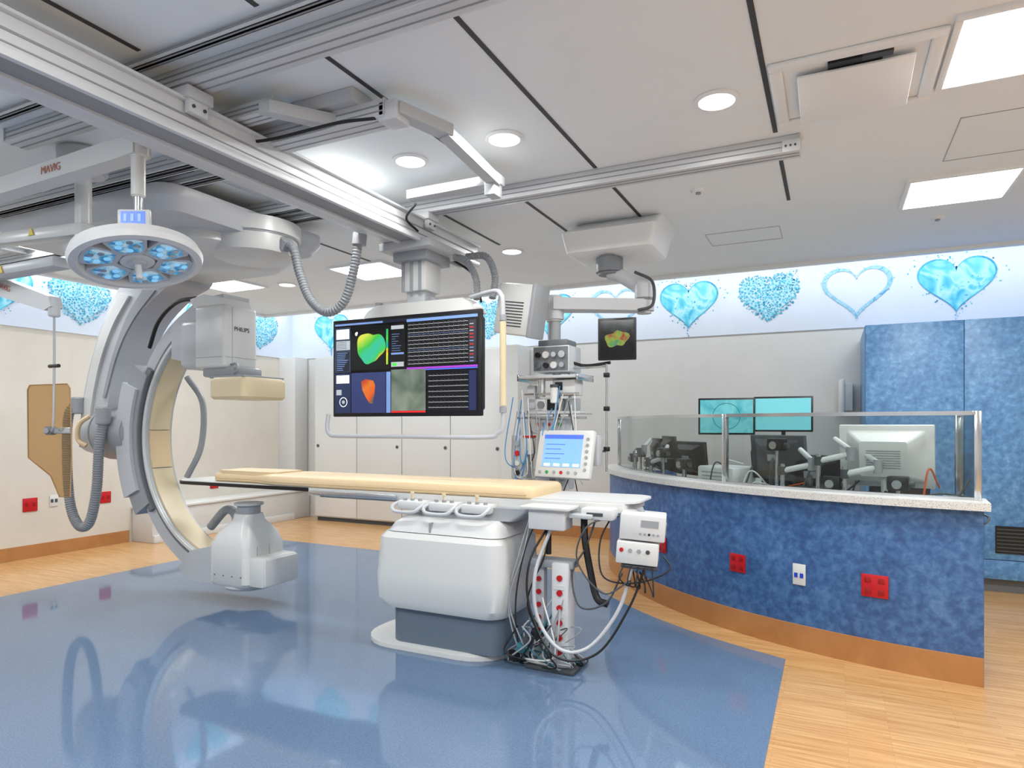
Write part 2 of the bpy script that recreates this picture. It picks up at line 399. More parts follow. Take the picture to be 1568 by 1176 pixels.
# ---------------------------------------------------------------- hearts
def heartpts(w,h,n=60):
    o=[]
    for k in range(n):
        t=2*math.pi*k/n
        x=16*math.sin(t)**3; y=13*math.cos(t)-5*math.cos(2*t)-2*math.cos(3*t)-math.cos(4*t)
        o.append((x/32*w,(y+2.5)/29*h))
    return o
HF=mottle('heart_water',[(.30,(40,158,196)),(.42,(104,204,226)),(.5,(176,224,236)),(.58,(112,206,228)),(.68,(52,172,208)),(.76,(170,222,236))],3,.5,2.0,1.4)
HE=mottle('heart_water_edge',[(.35,(24,144,190)),(.6,(70,190,218))],8,.5,2,1)
HD=mottle('heart_droplets',[(.35,(20,120,160)),(.5,(50,165,195)),(.65,(110,200,218))],22,.5,3,1)
HB=mottle('heart_droplet_base',[(.35,(150,204,222)),(.6,(182,216,230))],10,.5,3,1)
HR=mottle('heart_ribbon',[(.3,(84,168,208)),(.5,(160,206,226)),(.7,(64,152,200))],7,.5,3,2)
def inheart(x,y,w,h):
    X=x/(w/2)*1.15; Y=y/(h/2)*1.15+.05
    return (X*X+Y*Y-1)**3-X*X*Y**3<0
def heart(kind,pos,ang,w=.74,h=.6):
    M=T(pos)@R('Z',ang)@R('X',90)
    q=G('heart_wall_decal',pos)
    bm=bmesh.new(); hp=heartpts(w,h)
    def disc(x,y,r,z=.002,n=8):
        bm.faces.new([bm.verts.new((x+r*math.cos(2*math.pi*k/n),y+r*math.sin(2*math.pi*k/n),z)) for k in range(n)])
    if kind==0:
        bm.faces.new([bm.verts.new((x,y,.002)) for x,y in hp])
        fin('water_fill',bm,HF,q,M,False); bm=bmesh.new(); m=HE
        inn=[(x*.965,y*.955) for x,y in hp]; n=len(hp)
        A=[bm.verts.new((x*1.01,y*1.01,.0028)) for x,y in hp]; B=[bm.verts.new((x,y,.0028)) for x,y in inn]
        for i in range(n): bm.faces.new((A[i],A[(i+1)%n],B[(i+1)%n],B[i]))
        for k in range(70):
            a=random.uniform(0,6.28); qq=random.uniform(1.02,1.35); i=int(a/6.2832*60)%60
            disc(hp[i][0]*qq,hp[i][1]*qq,random.uniform(.003,.009))
        for k in range(16):
            x=random.uniform(-.3,.3)*w; y=random.uniform(-.2,.25)*h
            disc(x,y,random.uniform(.004,.012),.003,10)
    elif kind==1:
        bm.faces.new([bm.verts.new((x*.93,y*.93,.002)) for x,y in hp])
        fin('pale_base',bm,HB,q,M,False); bm=bmesh.new()
        m=HD; pts=[]
        for k in range(2600):
            x=random.uniform(-w/2,w/2); y=random.uniform(-h/2,h/2)
            if inheart(x,y,w,h):
                r=random.uniform(.006,.017)
                if all((x-a)**2+(y-b)**2>(r+c)**2*.9 for a,b,c in pts):
                    pts.append((x,y,r)); disc(x,y,r,.003)
        for k in range(50):
            disc(random.uniform(.1,.5)*w,h*random.uniform(.1,.6),random.uniform(.003,.008))
    else:
        m=HR; inn=[(x*.87,y*.85+.008) for x,y in hp]; n=len(hp)
        A=[bm.verts.new((x,y,.002)) for x,y in hp]; B=[bm.verts.new((x,y,.002)) for x,y in inn]
        for i in range(n): bm.faces.new((A[i],A[(i+1)%n],B[(i+1)%n],B[i]))
        for i in range(0,n,3): disc(hp[i][0]*1.04,hp[i][1]*1.05,.006)
    fin('paint',bm,m,q,M,False)
for X,k in [(2.1,1),(1.17,0),(.24,2),(-.68,1),(-1.6,0),(-2.53,2),(-3.45,0),(-4.4,1),(-5.3,2),(-6.2,1),(-7.25,0)]:
    heart(k,(X,YB-.016,2.965),0,.70 if k!=1 else .68,.58)
for Y,k in [(7.6,1),(6.65,0),(5.75,2),(4.85,1),(3.95,0),(3.0,2)]:
    heart(k,(XL+.016,Y,2.95),90,.74,.58)

# ---------------------------------------------------------------- white cabinets
g=G('white_storage_cabinet',(-5.6,8.1,0))
X0,X1=-7.3,-4.0
box(g,'carcass',(X0,7.98,.06),(X1,YB-.02,2.56),OFFW,.004)
box(g,'toe_kick',(X0+.02,8.0,0),(X1-.02,8.2,.06),DGREY)
nd=4; dw=(X1-X0)/nd
for i in range(nd):
    box(g,'door_leaf',(X0+i*dw+.006,7.955,.08),(X0+(i+1)*dw-.006,7.98,2.53),OFFW,.004)
    hx=X0+i*dw+ (.07 if i in(0,) else dw-.08)
    cyl(g,'ring_pull',(hx,7.95,1.17),(hx,7.956,1.17),.03,STEEL); cyl(g,'ring_pull_hole',(hx,7.948,1.17),(hx,7.951,1.17),.02,DGREY)
box(g,'side_return',(X1,7.9,0),(X1+.25,YB-.02,2.56),WALLM)

# ---------------------------------------------------------------- blue cabinets
g=G('blue_storage_cabinet',(1.5,7.7,0))
box(g,'carcass',(.28,7.18,.12),(XR-.01,YB-.02,2.45),BLUEC)
box(g,'toe_kick',(.3,7.24,0),(XR-.01,YB-.05,.12),MGREY)
for i in range(4):
    a=.28+i*.79; b=min(a+.79,XR-.01)
    box(g,'door_leaf',(a+.003,7.155,.3),(b-.003,7.18,2.448),BLUEC,.003)
    box(g,'drawer_front',(a+.003,7.155,.125),(b-.003,7.18,.294),BLUEC,.003)
box(g,'vent_grille',(1.3,7.145,.36),(1.95,7.156,.6),BLACK)
for k in range(7): box(g,'vent_slat',(1.31,7.14,.375+k*.032),(1.94,7.147,.385+k*.032),DGREY)

# ---------------------------------------------------------------- curved control desk
desk=g=G('curved_control_desk',(-.6,5.4,0))
cc=(1.1,8.0); A0,A1=198,264.6
sector(g,'front_panel',cc,3.33,3.45,A0,A1,.16,1.01,BLUEL,60)
sector(g,'base_kick',cc,3.33,3.462,A0,A1,0,.165,BWOOD,60)
sector(g,'counter_top',cc,3.2,3.51,A0-1.5,A1+.5,1.01,1.055,COUNTER,60)
a=math.radians(A0)
p=[(cc[0]+q*math.cos(a),cc[1]+q*math.sin(a)) for q in (2.75,3.45)]
dn=Vector((-math.sin(a),math.cos(a),0))*.1
prism(g,'end_panel',[p[0],p[1],(p[1][0]+dn.x,p[1][1]+dn.y),(p[0][0]+dn.x,p[0][1]+dn.y)],'XY',0,1.01,BLUEL)
ce=(cc[0]+3.355*math.cos(a-.02),cc[1]+3.355*math.sin(a-.02))
cyl(g,'counter_end',(ce[0],ce[1],1.01),(ce[0],ce[1],1.055),.155,COUNTER,seg=48)
sector(g,'work_surface',cc,2.75,3.33,A0+1,A1-.5,.72,.76,OFFW,50)
box(g,'right_end_panel',(.70,4.58,0),(.78,5.25,1.01),BLUEL)
def pang(r,deg): return (cc[0]+r*math.cos(math.radians(deg)),cc[1]+r*math.sin(math.radians(deg)))
for a,b in [(A0+.5,236.6),(237.2,A1-.6)]:
    sector(g,'glass_screen',cc,3.345,3.355,a,b,1.06,1.56,GLASS,30)
sector(g,'glass_top_rail',cc,3.335,3.365,A0+.3,A1-.2,1.555,1.58,STEEL,60)
sector(g,'glass_bottom_rail',cc,3.335,3.365,A0+.3,A1-.2,1.055,1.072,STEEL,60)
for d in (A0+.4,236.9,A1-.35):
    x,y=pang(3.35,d); box(g,'glass_post',(x-.018,y-.018,1.055),(x+.018,y+.018,1.58),STEEL,.003,rot=(0,0,math.radians(d)))
box(g,'glass_return',(.745,4.7,1.06),(.755,5.2,1.56),GLASS)
box(g,'glass_return_post',(.73,5.2,1.01),(.77,5.24,1.58),STEEL,.003)
box(g,'glass_return_rail',(.735,4.65,1.555),(.765,5.22,1.58),STEEL,.002)
BJ=mat('blue_jack',(30,70,190),.4)
def plate(name,deg,z,w,h,m,kind=0):
    x,y=pang(3.456,deg); q=G(name,(x,y,z)); M=T((x,y,z))@R('Z',deg+90)
    box(q,'plate',(-w/2,-.006,-h/2),(w/2,.004,h/2),m,.003,M=M)
    if kind==0:
        for sx in (-.25,.25):
            for sz in (-.25,.25): box(q,'socket',(sx*w-.018,-.008,sz*h-.018),(sx*w+.018,-.005,sz*h+.018),REDD,.002,M=M)
    else:
        box(q,'jack',(-.03,-.01,-.02),(-.008,-.005,.01),BJ,M=M); box(q,'jack',(.008,-.01,-.02),(.03,-.005,.01),BJ,M=M)
plate('red_wall_outlet',255.5,.5,.15,.14,RED); plate('red_wall_outlet',240.2,.5,.13,.13,RED); plate('red_wall_outlet',226.5,.5,.12,.13,RED)
plate('data_outlet',247.9,.5,.085,.14,OFFW,1)
def wplate(name,Y,z,w,h,m):
    q=G(name,(XL,Y,z)); box(q,'plate',(XL+.0005,Y-w/2,z-h/2),(XL+.012,Y+w/2,z+h/2),m,.003)
    for s in(-.25,.25): box(q,'socket',(XL+.012,Y+s*w-.014,z-.02),(XL+.015,Y+s*w+.014,z+.02),DGREY if m is not RED else REDD)
wplate('red_wall_outlet',4.3,.6,.15,.15,RED); wplate('wall_outlet',4.55,.62,.09,.13,OFFW)
wplate('red_wall_outlet',5.15,.6,.14,.14,RED); wplate('red_wall_outlet',6.75,.64,.14,.14,RED)

# ---------------------------------------------------------------- monitors on desk
CYAN=emap('xray_cyan_screen',[(.35,(60,180,195)),(.5,(120,215,222)),(.65,(80,195,208))],5,.85)
CYAN2=mat('cyan_screen',(60,120,124),.2,0,.75,(130,218,228))
def monitor(name,pos,w,h,yaw,pitch,scr,body=BLACK,base=None,backbulge=.05):
    g=G(name,pos); M=T(pos)@R('Z',yaw)@R('X',pitch)
    box(g,'bezel',(-w/2,-.015,-h/2),(w/2,.02,h/2),body,.006,M=M)
    box(g,'screen_panel',(-w/2+.018,-.018,-h/2+.018),(w/2-.018,-.014,h/2-.018),scr,M=M)
    loft(g,'rear_housing',[(.0,-w*.42,w*.42,-h*.42,h*.42,.02),(backbulge,-w*.25,w*.25,-h*.28,h*.28,.02)],body,M=M@T((0,.018,0))@R('X',-90))
    b=M.to_3x3()@Vector((0,.05,0))
    if body is OFFW:
        for k in range(8): box(g,'rear_vent',(-.1,backbulge+.016,-.06+.016*k),(.1,backbulge+.02,-.053+.016*k),GREY,M=M)
    else:
        box(g,'rear_label',(-.05,backbulge+.017,-.02),(.05,backbulge+.0195,.03),GREY,M=M)
    if base is not None:
        p=Vector(pos)
        tube(g,'stand_neck',[(p.x+b.x,p.y+b.y,p.z),(p.x+b.x*1.6,p.y+b.y*1.6,p.z-.1),(p.x+b.x*1.3,p.y+b.y*1.3,base+.02)],.02,body if body is not BLACK else DGREY)
        cyl(g,'stand_foot',(p.x+b.x*1.3,p.y+b.y*1.3,base+.0005),(p.x+b.x*1.3,p.y+b.y*1.3,base+.015),.1,body)
    return g,M
g=G('rear_work_counter',(-.4,6.8,0))
box(g,'top',(-1.2,6.62,.72),(.15,7.14,.76),OFFW,.005)
for x in (-1.1,.1): box(g,'leg_panel',(x-.02,6.65,0),(x+.02,7.1,.72),GREY)
g,M=monitor('desk_monitor',(-.94,6.76,1.58),.53,.36,8,0,CYAN,BLACK,.76)
lathe(g,'fluoro_ring',[(.125,-.001),(.13,-.001),(.13,.001),(.125,.001)],mat('fluoro_ring_line',(20,90,100),.4),M=M@T((0,-.02,0))@R('X',90),cap=False)
monitor('desk_monitor',(-.43,6.85,1.60),.53,.34,0,0,CYAN2,BLACK,.76)
for (deg,r,z,w,h,b) in [(205,2.98,1.2,.42,.32,BLACK),(213,2.98,1.22,.44,.34,BLACK),(222,3.0,1.2,.42,.30,BLACK),(240.5,2.98,1.25,.48,.34,DGREY),(246,2.98,1.14,.42,.28,BLACK)]:
    x,y=pang(r,deg); monitor('desk_monitor',(x,y,z),w,h,deg-90+random.uniform(-8,8),-6,CYAN2,b,.76)
x,y=pang(3.0,255.0); monitor('white_desk_monitor',(x,y,1.29),.56,.42,255-90+4,-8,CYAN2,OFFW,.76,.12)
def arm(deg,z):
    g=desk; x,y=pang(3.24,deg)
    cyl(g,'arm_post',(x,y,.761),(x,y,z),.016,STEEL)
    x2,y2=pang(3.2,deg+3.4); x3,y3=pang(3.1,deg+1)
    tube(g,'arm_link',[(x,y,z-.05),(x2,y2,z+.0)],.02,WHITE,False); cyl(g,'arm_joint',(x2,y2,z-.04),(x2,y2,z+.05),.027,GREY); tube(g,'arm_link_upper',[(x2,y2,z+.03),(x3,y3,z+.1)],.018,WHITE,False)
    cyl(g,'arm_clamp',(x,y,.761),(x,y,.8),.035,GREY); cyl(g,'arm_collar',(x,y,z-.08),(x,y,z-.02),.026,DGREY)
for d,z in [(207,1.25),(216,1.2),(244,1.22),(248.5,1.3),(251.5,1.22)]: arm(d,z)
def rig(deg,z):
    g=desk; x,y=pang(3.22,deg); M=T((x,y,z))@R('Z',deg+90)
    box(g,'mount_body',(-.06,-.04,-.04),(.06,.04,.05),BLACK,.01,M=M); cyl(g,'mount_ring',(0,-.06,0),(0,-.04,0),.028,STEEL,M=M); cyl(g,'mount_knob',(.09,0,.0),(.06,0,.0),.02,DGREY,M=M)
    cyl(g,'mount_post',(0,0,.761-z),(0,0,-.03),.012,STEEL,M=M); cyl(g,'mount_foot',(0,0,.761-z),(0,0,.78-z),.04,DGREY,M=M)
for d,z in [(203,1.15),(209.5,1.22),(214.5,1.14),(220,1.24),(226,1.16),(243,1.35),(250,1.1),(257,1.12)]: rig(d,z)
g=G('desktop_printer',(pang(3.02,232)[0],pang(3.02,232)[1],.76))
M=T((pang(3.02,232)[0],pang(3.02,232)[1],.761))@R('Z',232+90)
box(g,'body',(-.2,-.16,.0),(.2,.16,.40),OFFW,.02,M=M); box(g,'slot',(-.15,-.165,.2),(.15,-.158,.22),DGREY,M=M); box(g,'tray',(-.13,-.2,.04),(.13,-.15,.06),GREY,.004,M=M)
for k in range(4): box(g,'label_line',(-.14,-.163,.26+.03*k),(.1,-.159,.268+.03*k),GREY,M=M)
ORC=mat('orange_cable',(200,90,30),.5)
for k in range(26):
    d=random.uniform(202,262); x,y=pang(3.27,d); x2,y2=pang(3.2,d+random.uniform(-4,4)); x3,y3=pang(3.08,d+random.uniform(-6,6))
    tube(desk,'cable',[(x,y,.78),(x2,y2,.78+random.uniform(.1,.5)),(x3,y3,.8+random.uniform(.1,.4))],.006,random.choice([RUB,RUB,DGREY,GREY,OFFW,ORC]))
for d,z,sx,sz in [(236,.76,.06,.1),(239,.76,.04,.16),(259,.76,.1,.22),(262,.76,.05,.3),(218,.76,.05,.28)]:
    x,y=pang(3.22,d); M=T((x,y,z+.001))@R('Z',d+90); box(desk,'desk_accessory',(-sx,-.05,0),(sx,.05,sz),random.choice([OFFW,DGREY,GREY]),.01,M=M)
def chair(x,y,yaw):
    g=G('office_chair',(x,y,0)); M=T((x,y,0))@R('Z',yaw)
    for k in range(5):
        a=2*math.pi*k/5; tube(g,'base_leg',[(0,0,.1),(.26*math.cos(a),.26*math.sin(a),.06)],.02,BLACK,False,M=M); cyl(g,'caster',(.26*math.cos(a),.26*math.sin(a)-.02,.031),(.26*math.cos(a),.26*math.sin(a)+.02,.031),.03,BLACK,M=M)
    cyl(g,'gas_lift',(0,0,.08),(0,0,.46),.03,DGREY,M=M); box(g,'seat',(-.24,-.24,.46),(.24,.24,.54),BLACK,.035,M=M)
    box(g,'backrest',(-.22,.18,.62),(.22,.25,1.3),BLACK,.03,rot=(math.radians(-8),0,0),M=M); box(g,'back_bar',(-.03,.2,.46),(.03,.25,.7),BLACK,.01,M=M)
chair(-.3,6.05,150); chair(.35,5.85,205)
g=G('wall_phone',(.12,8.2,1.8)); box(g,'bracket',(.1,8.12,1.65),(.2,YB-.001,1.95),OFFW,.01); box(g,'handset',(.06,8.08,1.6),(.12,8.14,2.0),OFFW,.02)

# ---------------------------------------------------------------- patient table
g=G('patient_table',(-2.3,4.0,0))
loft(g,'base_plate',[(0.003,-2.98,-1.85,3.62,4.3,.3),(.03,-2.98,-1.85,3.62,4.3,.3),(.045,-2.95,-1.88,3.65,4.27,.28)],OFFW)
loft(g,'lower_column',[(.045,-2.70,-1.86,3.66,4.18,.10),(.27,-2.70,-1.86,3.66,4.18,.10)],SLATE)
loft(g,'shell_lower',[(.27,-2.70,-1.86,3.66,4.18,.12),(.285,-2.75,-1.84,3.61,4.2,.12),(.34,-2.78,-1.82,3.575,4.22,.11),(.5,-2.79,-1.81,3.57,4.22,.11),(.75,-2.77,-1.825,3.59,4.21,.11),(.785,-2.74,-1.85,3.62,4.19,.1)],OFFW)
loft(g,'shell_upper',[(.79,-2.72,-1.84,3.62,4.2,.1),(.85,-2.68,-1.86,3.645,4.19,.1),(.885,-2.62,-1.9,3.69,4.17,.08)],WHITE)
box(g,'seam_upper',(-2.36,3.622,.79),(-2.345,3.66,.86),GREY)
loft(g,'top_carriage',[(.885,-2.50,-1.8,3.74,4.18,.05),(.95,-2.62,-1.7,3.76,4.3,.05),(.965,-2.62,-1.7,3.76,4.3,.05)],GREY)
def rnd(x0,x1,y0,y1,rl,rr):
    o=[]
    for cx,cy,a0,r in ((x1-rr,y1-rr,0,rr),(x0+rl,y1-rl,90,rl),(x0+rl,y0+rl,180,rl),(x1-rr,y0+rr,270,rr)):
        for k in range(7):
            a=math.radians(a0+90*k/6); o.append((cx+r*math.cos(a),cy+r*math.sin(a)))
    return o
prism(g,'carbon_board',rnd(-5.2,-3.5,3.88,4.38,.18,.01),'XY',.985,1.012,BLACK,.004)
prism(g,'carbon_board_top',rnd(-5.19,-3.5,3.885,4.375,.18,.01),'XY',1.0125,1.018,OFFW)
prism(g,'table_frame',rnd(-3.62,-1.12,3.84,4.4,.06,.1),'XY',.965,1.018,OFFW,.008)
prism(g,'foot_panel',rnd(-1.8,-1.06,3.88,4.36,.05,.12),'XY',1.018,1.03,WHITE,.003)
prism(g,'frame_underside',rnd(-3.55,-1.2,3.9,4.34,.04,.04),'XY',.945,.965,GREY,.004)
def padY(x):
    if x>-3.95: f,b=3.855,4.405
    elif x>-4.3:
        t=(-3.95-x)/.35; t=t*t*(3-2*t); f=3.855+.10*t; b=4.405-.10*t
    else: f,b=3.955,4.305
    for xe,s in ((-1.72,1),(-4.78,-1)):
        d=(xe-x)*s
        if d<.07:
            k=.07-math.sqrt(max(0,.07**2-(.07-max(d,0))**2)); f+=k; b-=k
    return f,b
bm=bmesh.new(); xs=[-4.78+.0001]+[-4.775,-4.765,-4.75,-4.73,-4.71]+[-4.68+ i*(2.86/48) for i in range(49)]+[-1.80,-1.79,-1.77,-1.75,-1.735,-1.7251,-1.7201]; xs=sorted(set(round(x,4) for x in xs))
prof=[(0.01,0),(.0,.14),(.0,.5),(.006,.72),(.018,.88),(.035,.965),(.06,1.0)]
rows=[]
for x in xs:
    f,b=padY(x); de=min(x+4.78,-1.72-x); hh=.078
    if de<.045: hh*= .55+.45*math.sqrt(max(0,1-(1-de/.045)**2))
    if x<-4.1: hh*=.92
    c=(f+b)/2; w2=(b-f)/2; ring=[]
    for ins,zf in prof: ring.append((f+min(ins,w2*.9),zf))
    for t in (.3,.5,.7): ring.append((f+.06+(b-f-.12)*t,1.0+.03*math.sin(math.pi*t)))
    for ins,zf in prof[::-1]: ring.append((b-min(ins,w2*.9),zf))
    rows.append([bm.verts.new((x,yy,1.021+(zf*hh))) for yy,zf in ring])
for r0,r1 in zip(rows,rows[1:]):
    n=len(r0)
    for k in range(n): bm.faces.new((r0[k],r0[(k+1)%n],r1[(k+1)%n],r1[k]))
bm.faces.new(rows[0]); bm.faces.new(rows[-1][::-1])
fin('mattress',bm,CREAM,g)
tube(g,'mattress_piping',[(x,padY(x)[0]-.001,1.045) for x in xs[4:-4]],.003,mat('piping_tan',(196,170,132),.5),False,seg=6)
prism(g,'head_cushion',[(-4.72,4.0),(-4.66,3.975),(-4.15,3.96),(-4.05,4.0),(-4.05,4.26),(-4.15,4.3),(-4.66,4.285),(-4.72,4.26)],'XY',1.07,1.112,CREAM,.018,seg=4)
box(g,'side_rail',(-3.55,3.80,.975),(-2.75,3.815,1.005),STEEL,.003)
for x in (-3.45,-3.0): box(g,'rail_mount',(x-.02,3.81,.98),(x+.02,3.845,1.0),GREY)
box(g,'side_rail_foot',(-1.75,3.78,.96),(-1.2,3.795,.99),STEEL,.003)
for i,x in enumerate((-2.56,-2.31,-2.06)):
    box(g,'control_module',(x-.11,3.70,.925),(x+.10,3.83,.985),WHITE,.015)
    for k in range(3): cyl(g,'joystick_base',(x-.06+.06*k,3.73,.985),(x-.06+.06*k,3.73,1.0),.014,GREY)
    cyl(g,'joystick',(x-.0,3.73,.99),(x-.0,3.725,1.035),.009,CREAM2); cyl(g,'joystick_knob',(x,3.725,1.03),(x,3.725,1.045),.014,CREAM2)
    tube(g,'guard_handle',[(x-.11,3.72,.97),(x-.12,3.67,.95),(x-.08,3.64,.92),(x+.06,3.64,.92),(x+.10,3.67,.95),(x+.10,3.72,.97)],.012,WHITE2)
box(g,'bracket_block',(-1.68,3.68,.86),(-1.44,3.83,.99),WHITE,.012)
box(g,'bracket_lid',(-1.72,3.64,.985),(-1.40,3.83,1.005),OFFW,.006)
box(g,'bracket_tray',(-1.42,3.7,.94),(-1.28,3.84,.965),WHITE2,.005)
cyl(g,'bracket_post',(-1.58,3.77,.7),(-1.58,3.77,.87),.018,BLACK)
box(g,'foot_clamp',(-1.36,3.74,.93),(-1.16,3.86,1.0),WHITE,.012); box(g,'foot_clamp_slot',(-1.32,3.735,.955),(-1.22,3.742,.975),DGREY)

g=G('table_side_module',(-1.02,3.9,.85))
M=T((-1.02,3.84,.83))@R('Z',12)@R('Y',4)
box(g,'upper_box',(-.12,-.1,.0),(.14,.12,.15),WHITE,.01,M=M)
box(g,'lower_box',(-.13,-.11,-.14),(.11,.1,-.01),OFFW,.01,M=M)
for k in range(4): cyl(g,'port',(-.1+.05*k,-.115,-.06),(-.1+.05*k,-.105,-.06),.012,[RED,GREY,GREY,DGREY][k],M=M)
for k in range(5): cyl(g,'connector',(.0+.025*k,-.104,.04),(.0+.025*k,-.098,.04),.007,random.choice([DGREY,BLACK,GREY]),M=M)
box(g,'label',(.0,-.102,.08),(.1,-.099,.12),GREY,M=M)
box(g,'side_slot',(.141,-.06,.04),(.144,.06,.1),GREY,M=M)
cyl(g,'hanger',(0,.05,.13),(-.02,.05,.17),.02,GREY,M=M)
box(g,'under_tray',(-.1,-.09,-.17),(.11,.09,-.145),DGREY,.01,M=M)
for k in range(5):
    tube(g,'lead',[(-.08+.04*k,-.1,-.15),(-.1+.05*k,-.13,-.22-.02*k),(-.04+.03*k,-.08,-.27),(-.05+.02*k,0,-.2)],.004,RUB,M=M)

TEAL=mat('teal_cable',(50,110,125),.5)
g=G('power_outlet_post',(-1.5,3.8,0))
box(g,'floor_foot',(-1.7,3.68,.0035),(-1.38,3.95,.03),DGREY,.008)
box(g,'post_left',(-1.68,3.78,.03),(-1.615,3.84,.62),WHITE2,.008)
box(g,'post_right',(-1.54,3.72,.03),(-1.43,3.84,.66),WHITE,.01)
box(g,'cap',(-1.7,3.74,.62),(-1.41,3.86,.67),GREY,.01)
for k in range(6):
    cyl(g,'red_socket',(-1.485,3.708,.12+k*.09),(-1.485,3.722,.12+k*.09),.018,RED); cyl(g,'red_socket',(-1.648,3.768,.14+k*.08),(-1.648,3.782,.14+k*.08),.016,RED)
for k in range(3): box(g,'label_plate',(-1.52,3.712,.16+k*.17),(-1.46,3.721,.185+k*.17),OFFW)
for k in range(30):
    x=random.uniform(-1.80,-1.42); y=random.uniform(3.66,3.86); a=random.uniform(-.13,.13)
    tube(g,'tangled_cable',[(x,y,.35*random.random()+.12),(x+a,y-.06,.18+random.uniform(-.08,.1)),(x-a,y-.03,.06),(x+random.uniform(-.12,.1),y+.02,.02)],random.uniform(.003,.006),random.choice([RUB,BLACK,DGREY,GREY,GREY,OFFW,TEAL]))
for k in range(4):
    x=random.uniform(-1.75,-1.6)
    tube(g,'drop_cable',[(x,3.82,.9),(x-.05+.02*k,3.74,.7),(x-.08,3.68,.4),(x+.04*k-.05,3.68,.12),(x+.05,3.74,.03)],.005,[RUB,GREY,GREY,BLACK][k])
for k in range(4): box(g,'plug_block',(-1.80+.05*k,3.64,.06+.05*k),(-1.73+.05*k,3.70,.1+.05*k),[BLACK,TEAL,DGREY,BLACK][k],.006,rot=(.2,.3*k,.4))
tube(g,'thick_cable',[(-1.56,3.75,.85),(-1.62,3.66,.6),(-1.6,3.64,.35),(-1.45,3.62,.18),(-1.28,3.66,.2),(-1.12,3.72,.42),(-1.05,3.78,.68)],.011,WHITE2)
tube(g,'thick_cable',[(-1.58,3.78,.88),(-1.66,3.66,.66),(-1.64,3.62,.4),(-1.47,3.6,.14),(-1.23,3.66,.17),(-1.06,3.74,.44),(-.98,3.8,.68)],.007,BLACK)
tube(g,'thick_cable',[(-1.3,3.86,.93),(-1.35,3.8,.75),(-1.42,3.76,.6),(-1.35,3.7,.42),(-1.2,3.74,.45),(-1.12,3.8,.62)],.006,DGREY)
tube(g,'black_strap',[(-1.38,3.86,.94),(-1.36,3.82,.8),(-1.32,3.8,.62),(-1.27,3.78,.46),(-1.2,3.78,.43)],.022,BLACK)
tube(g,'loop_cable',[(-1.2,3.86,.95),(-1.25,3.78,.8),(-1.22,3.72,.62),(-1.1,3.72,.58),(-.95,3.78,.6),(-.85,3.86,.66),(-.9,3.9,.72)],.005,BLACK)
tube(g,'loop_cable',[(-1.15,3.84,.95),(-1.3,3.7,.9),(-1.36,3.68,.7),(-1.2,3.68,.52),(-1.05,3.72,.6)],.005,DGREY)

# ---------------------------------------------------------------- C-arm
g=G('c_arm_xray_machine',(-5.2,4.1,1.4))
cx,cz=-4.60,1.38
sector(g,'c_arc_body',(cx,cz),1.05,1.23,97,262,3.97,4.23,WHITE2,72,'XZ')
sector(g,'c_arc_inner_track',(cx,cz),1.035,1.052,104,176,4.0,4.20,CREAM2,40,'XZ')
sector(g,'c_arc_inner_track_lower',(cx,cz),1.035,1.052,196,256,4.0,4.20,CREAM2,40,'XZ')
sector(g,'c_arc_inner_mid',(cx,cz),1.03,1.052,176.5,195.5,4.0,4.20,CREAM,20,'XZ')
sector(g,'c_arc_side_rail',(cx,cz),1.055,1.082,100,260,3.955,3.972,OFFW,72,'XZ')
sector(g,'c_arc_side_groove',(cx,cz),1.095,1.112,100,260,3.964,3.972,MGREY,72,'XZ')
sector(g,'c_arc_outer_skin',(cx,cz),1.23,1.245,100,260,4.0,4.20,SLATE,72,'XZ')
sector(g,'c_sleeve',(cx,cz),1.12,1.33,150,212,3.92,4.28,GREY,30,'XZ')
sector(g,'c_sleeve_cover',(cx,cz),1.17,1.36,158,204,3.89,4.31,WHITE2,30,'XZ')
sector(g,'c_sleeve_edge',(cx,cz),1.11,1.17,147,215,3.935,3.97,MGREY,30,'XZ')
for d in (160,172,190,202):
    a=math.radians(d); X=cx+1.14*math.cos(a); Z=cz+1.14*math.sin(a); cyl(g,'sleeve_bolt',(X,3.928,Z),(X,3.937,Z),.012,DGREY)
cyl(g,'pivot_housing',(-5.85,4.1,1.42),(-6.3,4.1,1.42),.24,GREY,bev=.02,r2=.26)
cyl(g,'pivot_cap',(-6.3,4.1,1.42),(-6.62,4.1,1.42),.25,WHITE2,bev=.03,r2=.2)
def bez(pts,n=5): return [(p.x,p.z) for p in smoothpts([(a,0,b) for a,b in pts],n)]
outer=bez([(-5.78,3.02),(-5.95,2.80),(-6.22,2.45),(-6.42,2.05),(-6.54,1.65),(-6.58,1.28)])
inner=bez([(-6.2,1.28),(-6.14,1.7),(-6.0,2.1),(-5.75,2.45),(-5.4,2.68),(-5.15,2.78),(-5.12,3.02)])
prism(g,'l_arm',outer+inner,'XZ',3.93,4.27,WHITE2,.03,seg=3)
prism(g,'l_arm_spine',bez([(-5.95,2.72),(-6.2,2.38),(-6.38,2.0),(-6.49,1.6),(-6.5,1.36)])+bez([(-6.4,1.36),(-6.36,1.65),(-6.24,2.05),(-6.05,2.4),(-5.8,2.68)]),'XZ',3.905,3.935,OFFW,.008)
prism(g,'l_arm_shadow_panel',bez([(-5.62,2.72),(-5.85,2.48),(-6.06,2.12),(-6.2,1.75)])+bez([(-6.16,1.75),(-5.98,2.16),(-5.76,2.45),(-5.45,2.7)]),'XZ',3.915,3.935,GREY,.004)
loft(g,'ceiling_carriage',[(2.9,-5.75,-3.85,2.85,4.25,.15),(2.98,-5.8,-3.8,2.8,4.3,.15),(3.055,-5.8,-3.8,2.8,4.3,.15)],WHITE2)
